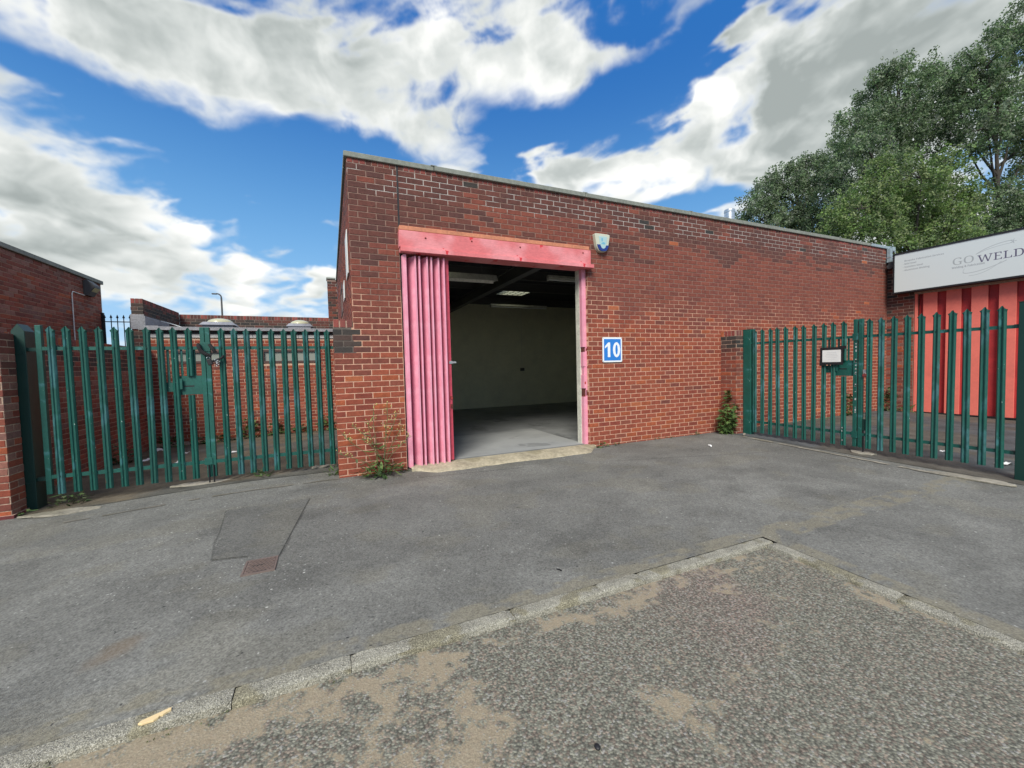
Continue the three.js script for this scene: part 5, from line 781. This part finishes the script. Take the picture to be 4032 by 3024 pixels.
const GR = [M.leafG, M.leafL, M.leafD], IV = [M.leafG, M.leafD, M.leafD, M.leafL];
tuft('pale weed tuft beside the large green box post', 'weed', -3.10, -0.70, 0.17, 0.16, 60, [M.leafL, M.leafOlive, M.leafG]);
tuft('tiny weed between left pier and box post', 'weed', -3.33, -0.42, 0.05, 0.08, 14, GR);
tuft('round weed in front of the left gate right leaf', 'weed', -1.17, -0.62, 0.10, 0.12, 40, [M.leafL, M.leafG]);
tuft('small weed against the left foot of workshop pier', 'weed', -0.30, -0.2, 0.06, 0.16, 26, GR);
tuft('small weed between tall weed and folded door', 'weed', 0.56, 0.06, 0.05, 0.09, 18, GR);
tuft('grassy weed at the right end of the door ramp', 'weed', 3.80, 0.04, 0.12, 0.09, 42, GR);
tuft('small weed along wall foot below the number sign', 'weed', 4.12, 0.03, 0.06, 0.06, 18, GR);
tuft('sparse weed along wall foot right of number sign', 'weed', 5.0, 0.03, 0.06, 0.06, 14, [M.leafOlive, M.leafG]);
tuft('thin weed at wall foot halfway to right pier', 'weed', 5.32, 0.03, 0.07, 0.07, 14, [M.leafOlive, M.leafG]);
tuft('thin weed at wall foot close to seedling', 'weed', 5.95, 0.03, 0.10, 0.06, 22, [M.leafOlive, M.leafG]);
tuft('dark nettle growth behind the left yard gate on side wall', 'ivy', -3.70, -3.6, 0.22, 0.55, 90, [M.leafOlive, M.leafD, M.leafG]);
[[-3.5, 0.24, 0.42, 70, 'ivy at the left end of the low store wall'], [-2.95, 0.2, 0.22, 55, 'low ivy under the first store window'], [-2.55, 0.2, 0.25, 60, 'ivy spreading right of the first store window'], [-2.05, 0.26, 0.62, 110, 'tallest ivy clump against the middle of store wall'], [-1.5, 0.22, 0.5, 80, 'ivy clump below the second store window'], [-1.0, 0.22, 0.32, 70, 'ivy clump under the right part of second store window'], [-0.45, 0.22, 0.45, 70, 'ivy clump in the right corner of small yard']].forEach(([x, r, h, n, l]) => tuft(l, 'ivy', x, -5.42, r, h, n, IV));
tuft('yellow green ivy on the wall behind the lock of right gate', 'ivy', 10.9, 0.10, 0.28, 0.75, 130, [M.leafOlive, M.leafL, M.leafG]);
tuft('low weeds along wall foot behind the right gate', 'weed', 9.3, 0.06, 0.5, 0.09, 70, [M.leafOlive, M.leafG]);
tuft('climbing ivy in the inner corner behind right gate', 'ivy', 12.40, 0.16, 0.2, 0.8, 110, [M.leafOlive, M.leafG, M.leafD]);
tuft('bright low weed beside the corrugated shutter', 'weed', 12.42, 0.46, 0.14, 0.22, 50, [M.leafL, M.leafG]);
[[-0.99, 'moss tuft in the kerb under the yellow scrap'], [-0.80, 'moss tuft in the kerb right of yellow scrap'], [-0.31, 'moss tuft at a kerb joint left of sandy patch'], [2.09, 'moss tuft at kerb near the corner'], [-1.36, 'moss tuft at the kerb by bottom left picture edge']].forEach(([x, l]) => tuft(l, 'moss', x, KZ + KW + 0.015, 0.05, 0.012, 26, [M.moss, M.moss, M.leafOlive], undefined, -0.092));
tuft('moss at the inside corner of the kerb', 'moss', 2.76, KZ + KW + 0.03, 0.06, 0.014, 30, [M.moss, M.leafOlive], undefined, -0.090);
{ // small iron stopcock cover
  const t = thing('iron_cover', 'small square rusty iron cover set in the tarmac', 'manhole cover', [-0.81, ground(-0.81, 2.2) + 0.006, 2.195]);
  mesh('frame', [box(-0.105, 0.105, -0.03, 0.002, 0.106, 0.122), box(-0.105, 0.105, -0.03, 0.002, -0.122, -0.106), box(-0.105, -0.092, -0.03, 0.002, -0.106, 0.106), box(0.092, 0.105, -0.03, 0.002, -0.106, 0.106)], M.iron, t);
  const S = [box(-0.089, 0.089, -0.03, 0.0, -0.103, 0.103)], studs = []; for (let i = 0; i < 7; i++) for (let j = 0; j < 8; j++) if (!(j % 2 && i === 6)) studs.push(box(-0.0075, 0.0075, 0.0005, 0.006, -0.0075, 0.0075).rotateY(0.78).translate(-0.076 + i * 0.0253 + (j % 2 ? 0.0126 : -0.001), 0, -0.09 + j * 0.0257));
  mesh('lid', S, M.iron, t); const sm = mesh('studs', studs, M.iron, t); sm.userData.kind = 'stuff'; mesh('lifting_slot', [box(-0.05, 0.03, 0.001, 0.0052, -0.002, 0.002), box(-0.03, 0.05, -0.002, 0.0012, 0.098, 0.107)], M.black, t);
}
function scrap(label, x, z, a, b, seed, mat = M.paper, y, cat = 'litter', grp) {
  const g = new THREE.PlaneGeometry(a, b, 7, 6), p = g.attributes.position; for (let i = 0; i < p.count; i++) { const X = p.getX(i), Y = p.getY(i), e = 1 - 0.35 * vn(X * 30 + seed, Y * 30, 3) * (Math.abs(X) > a * 0.3 || Math.abs(Y) > b * 0.3 ? 1 : 0); p.setXYZ(i, X * e, Y * e, Math.abs(vn(X * 18 + seed * 3, Y * 18, 5) - 0.3) * 0.06); } g.rotateX(-Math.PI / 2); g.rotateY(seed); g.computeVertexNormals();
  const m = mesh('paper_scrap', soft(g), mat, scene); m.position.set(x, (y ?? ground(x, z)) + 0.008, z); return tag(m, label, cat, grp);
}
scrap('large crumpled white paper in the yard behind left gate', -3.38, -3.7, 0.30, 0.14, 1); scrap('white litter heap in the left far corner of small yard', -3.62, -5.0, 0.26, 0.2, 2); scrap('torn white scrap in middle of the small yard', -2.74, -2.93, 0.15, 0.08, 3); scrap('small white scrap right of middle in the small yard', -1.97, -3.34, 0.13, 0.10, 4); scrap('white litter along the foot of the store wall', -3.2, -4.9, 0.16, 0.10, 5); scrap('grey plastic scrap in the small yard', -2.9, -4.1, 0.13, 0.10, 9, M.peeling);
scrap('white scrap at the base of the right gate end post', 7.6, 3.42, 0.26, 0.09, 6); scrap('little white scrap under the right gate', 7.9, 2.73, 0.10, 0.05, 7); scrap('white scrap on tarmac in front of right pier', 5.3, 0.9, 0.06, 0.04, 8);
scrap('pale scrap by the foot of right gate post', 6.62, 0.52, 0.10, 0.05, 10, M.concrete);
{
  const pts = [[-0.055, -0.012], [-0.04, -0.022], [-0.02, -0.020], [0.0, -0.022], [0.014, -0.012], [0.018, -0.002], [0.03, 0.0], [0.042, 0.010], [0.055, 0.018], [0.054, 0.030], [0.046, 0.032], [0.02, 0.022], [-0.02, 0.010], [-0.05, 0.0]];
  const g = extrude(pts, 0.006, 0.0015); g.rotateX(-Math.PI / 2); const m = mesh('yellow_scrap', metric(g), M.chipYellow, scene); m.position.set(-1.015, ground(-1, KZ + 0.05) + 0.004, KZ + 0.055); m.rotation.y = 0.05; m.scale.set(0.9, 1, 0.85); tag(m, 'torn yellow scrap lying on the near kerb', 'litter');
  const w = mesh('twig', [tube([[0, 0, 0], [0.012, 0.002, 0.018], [0.015, 0.002, 0.04]], 0.005, 6, 5)], M.black, scene); w.position.set(1.11, ground(1.1, 3.2) + 0.005, 3.18); tag(w, 'short black twig on the tarmac behind the kerb', 'twig');
  const st = mesh('stone', [new THREE.IcosahedronGeometry(0.012, 1).scale(1, 0.7, 1.2)], M.black, scene); st.position.set(0.6, -0.098 - 0.012 * 0.82 + 0.006, 4.37); tag(st, 'small black stone on the road near the bottom edge', 'stone');
}

scene.traverse(o => { if (o.isMesh) { o.castShadow = true; o.receiveShadow = true; } });
renderer.render(scene, camera);
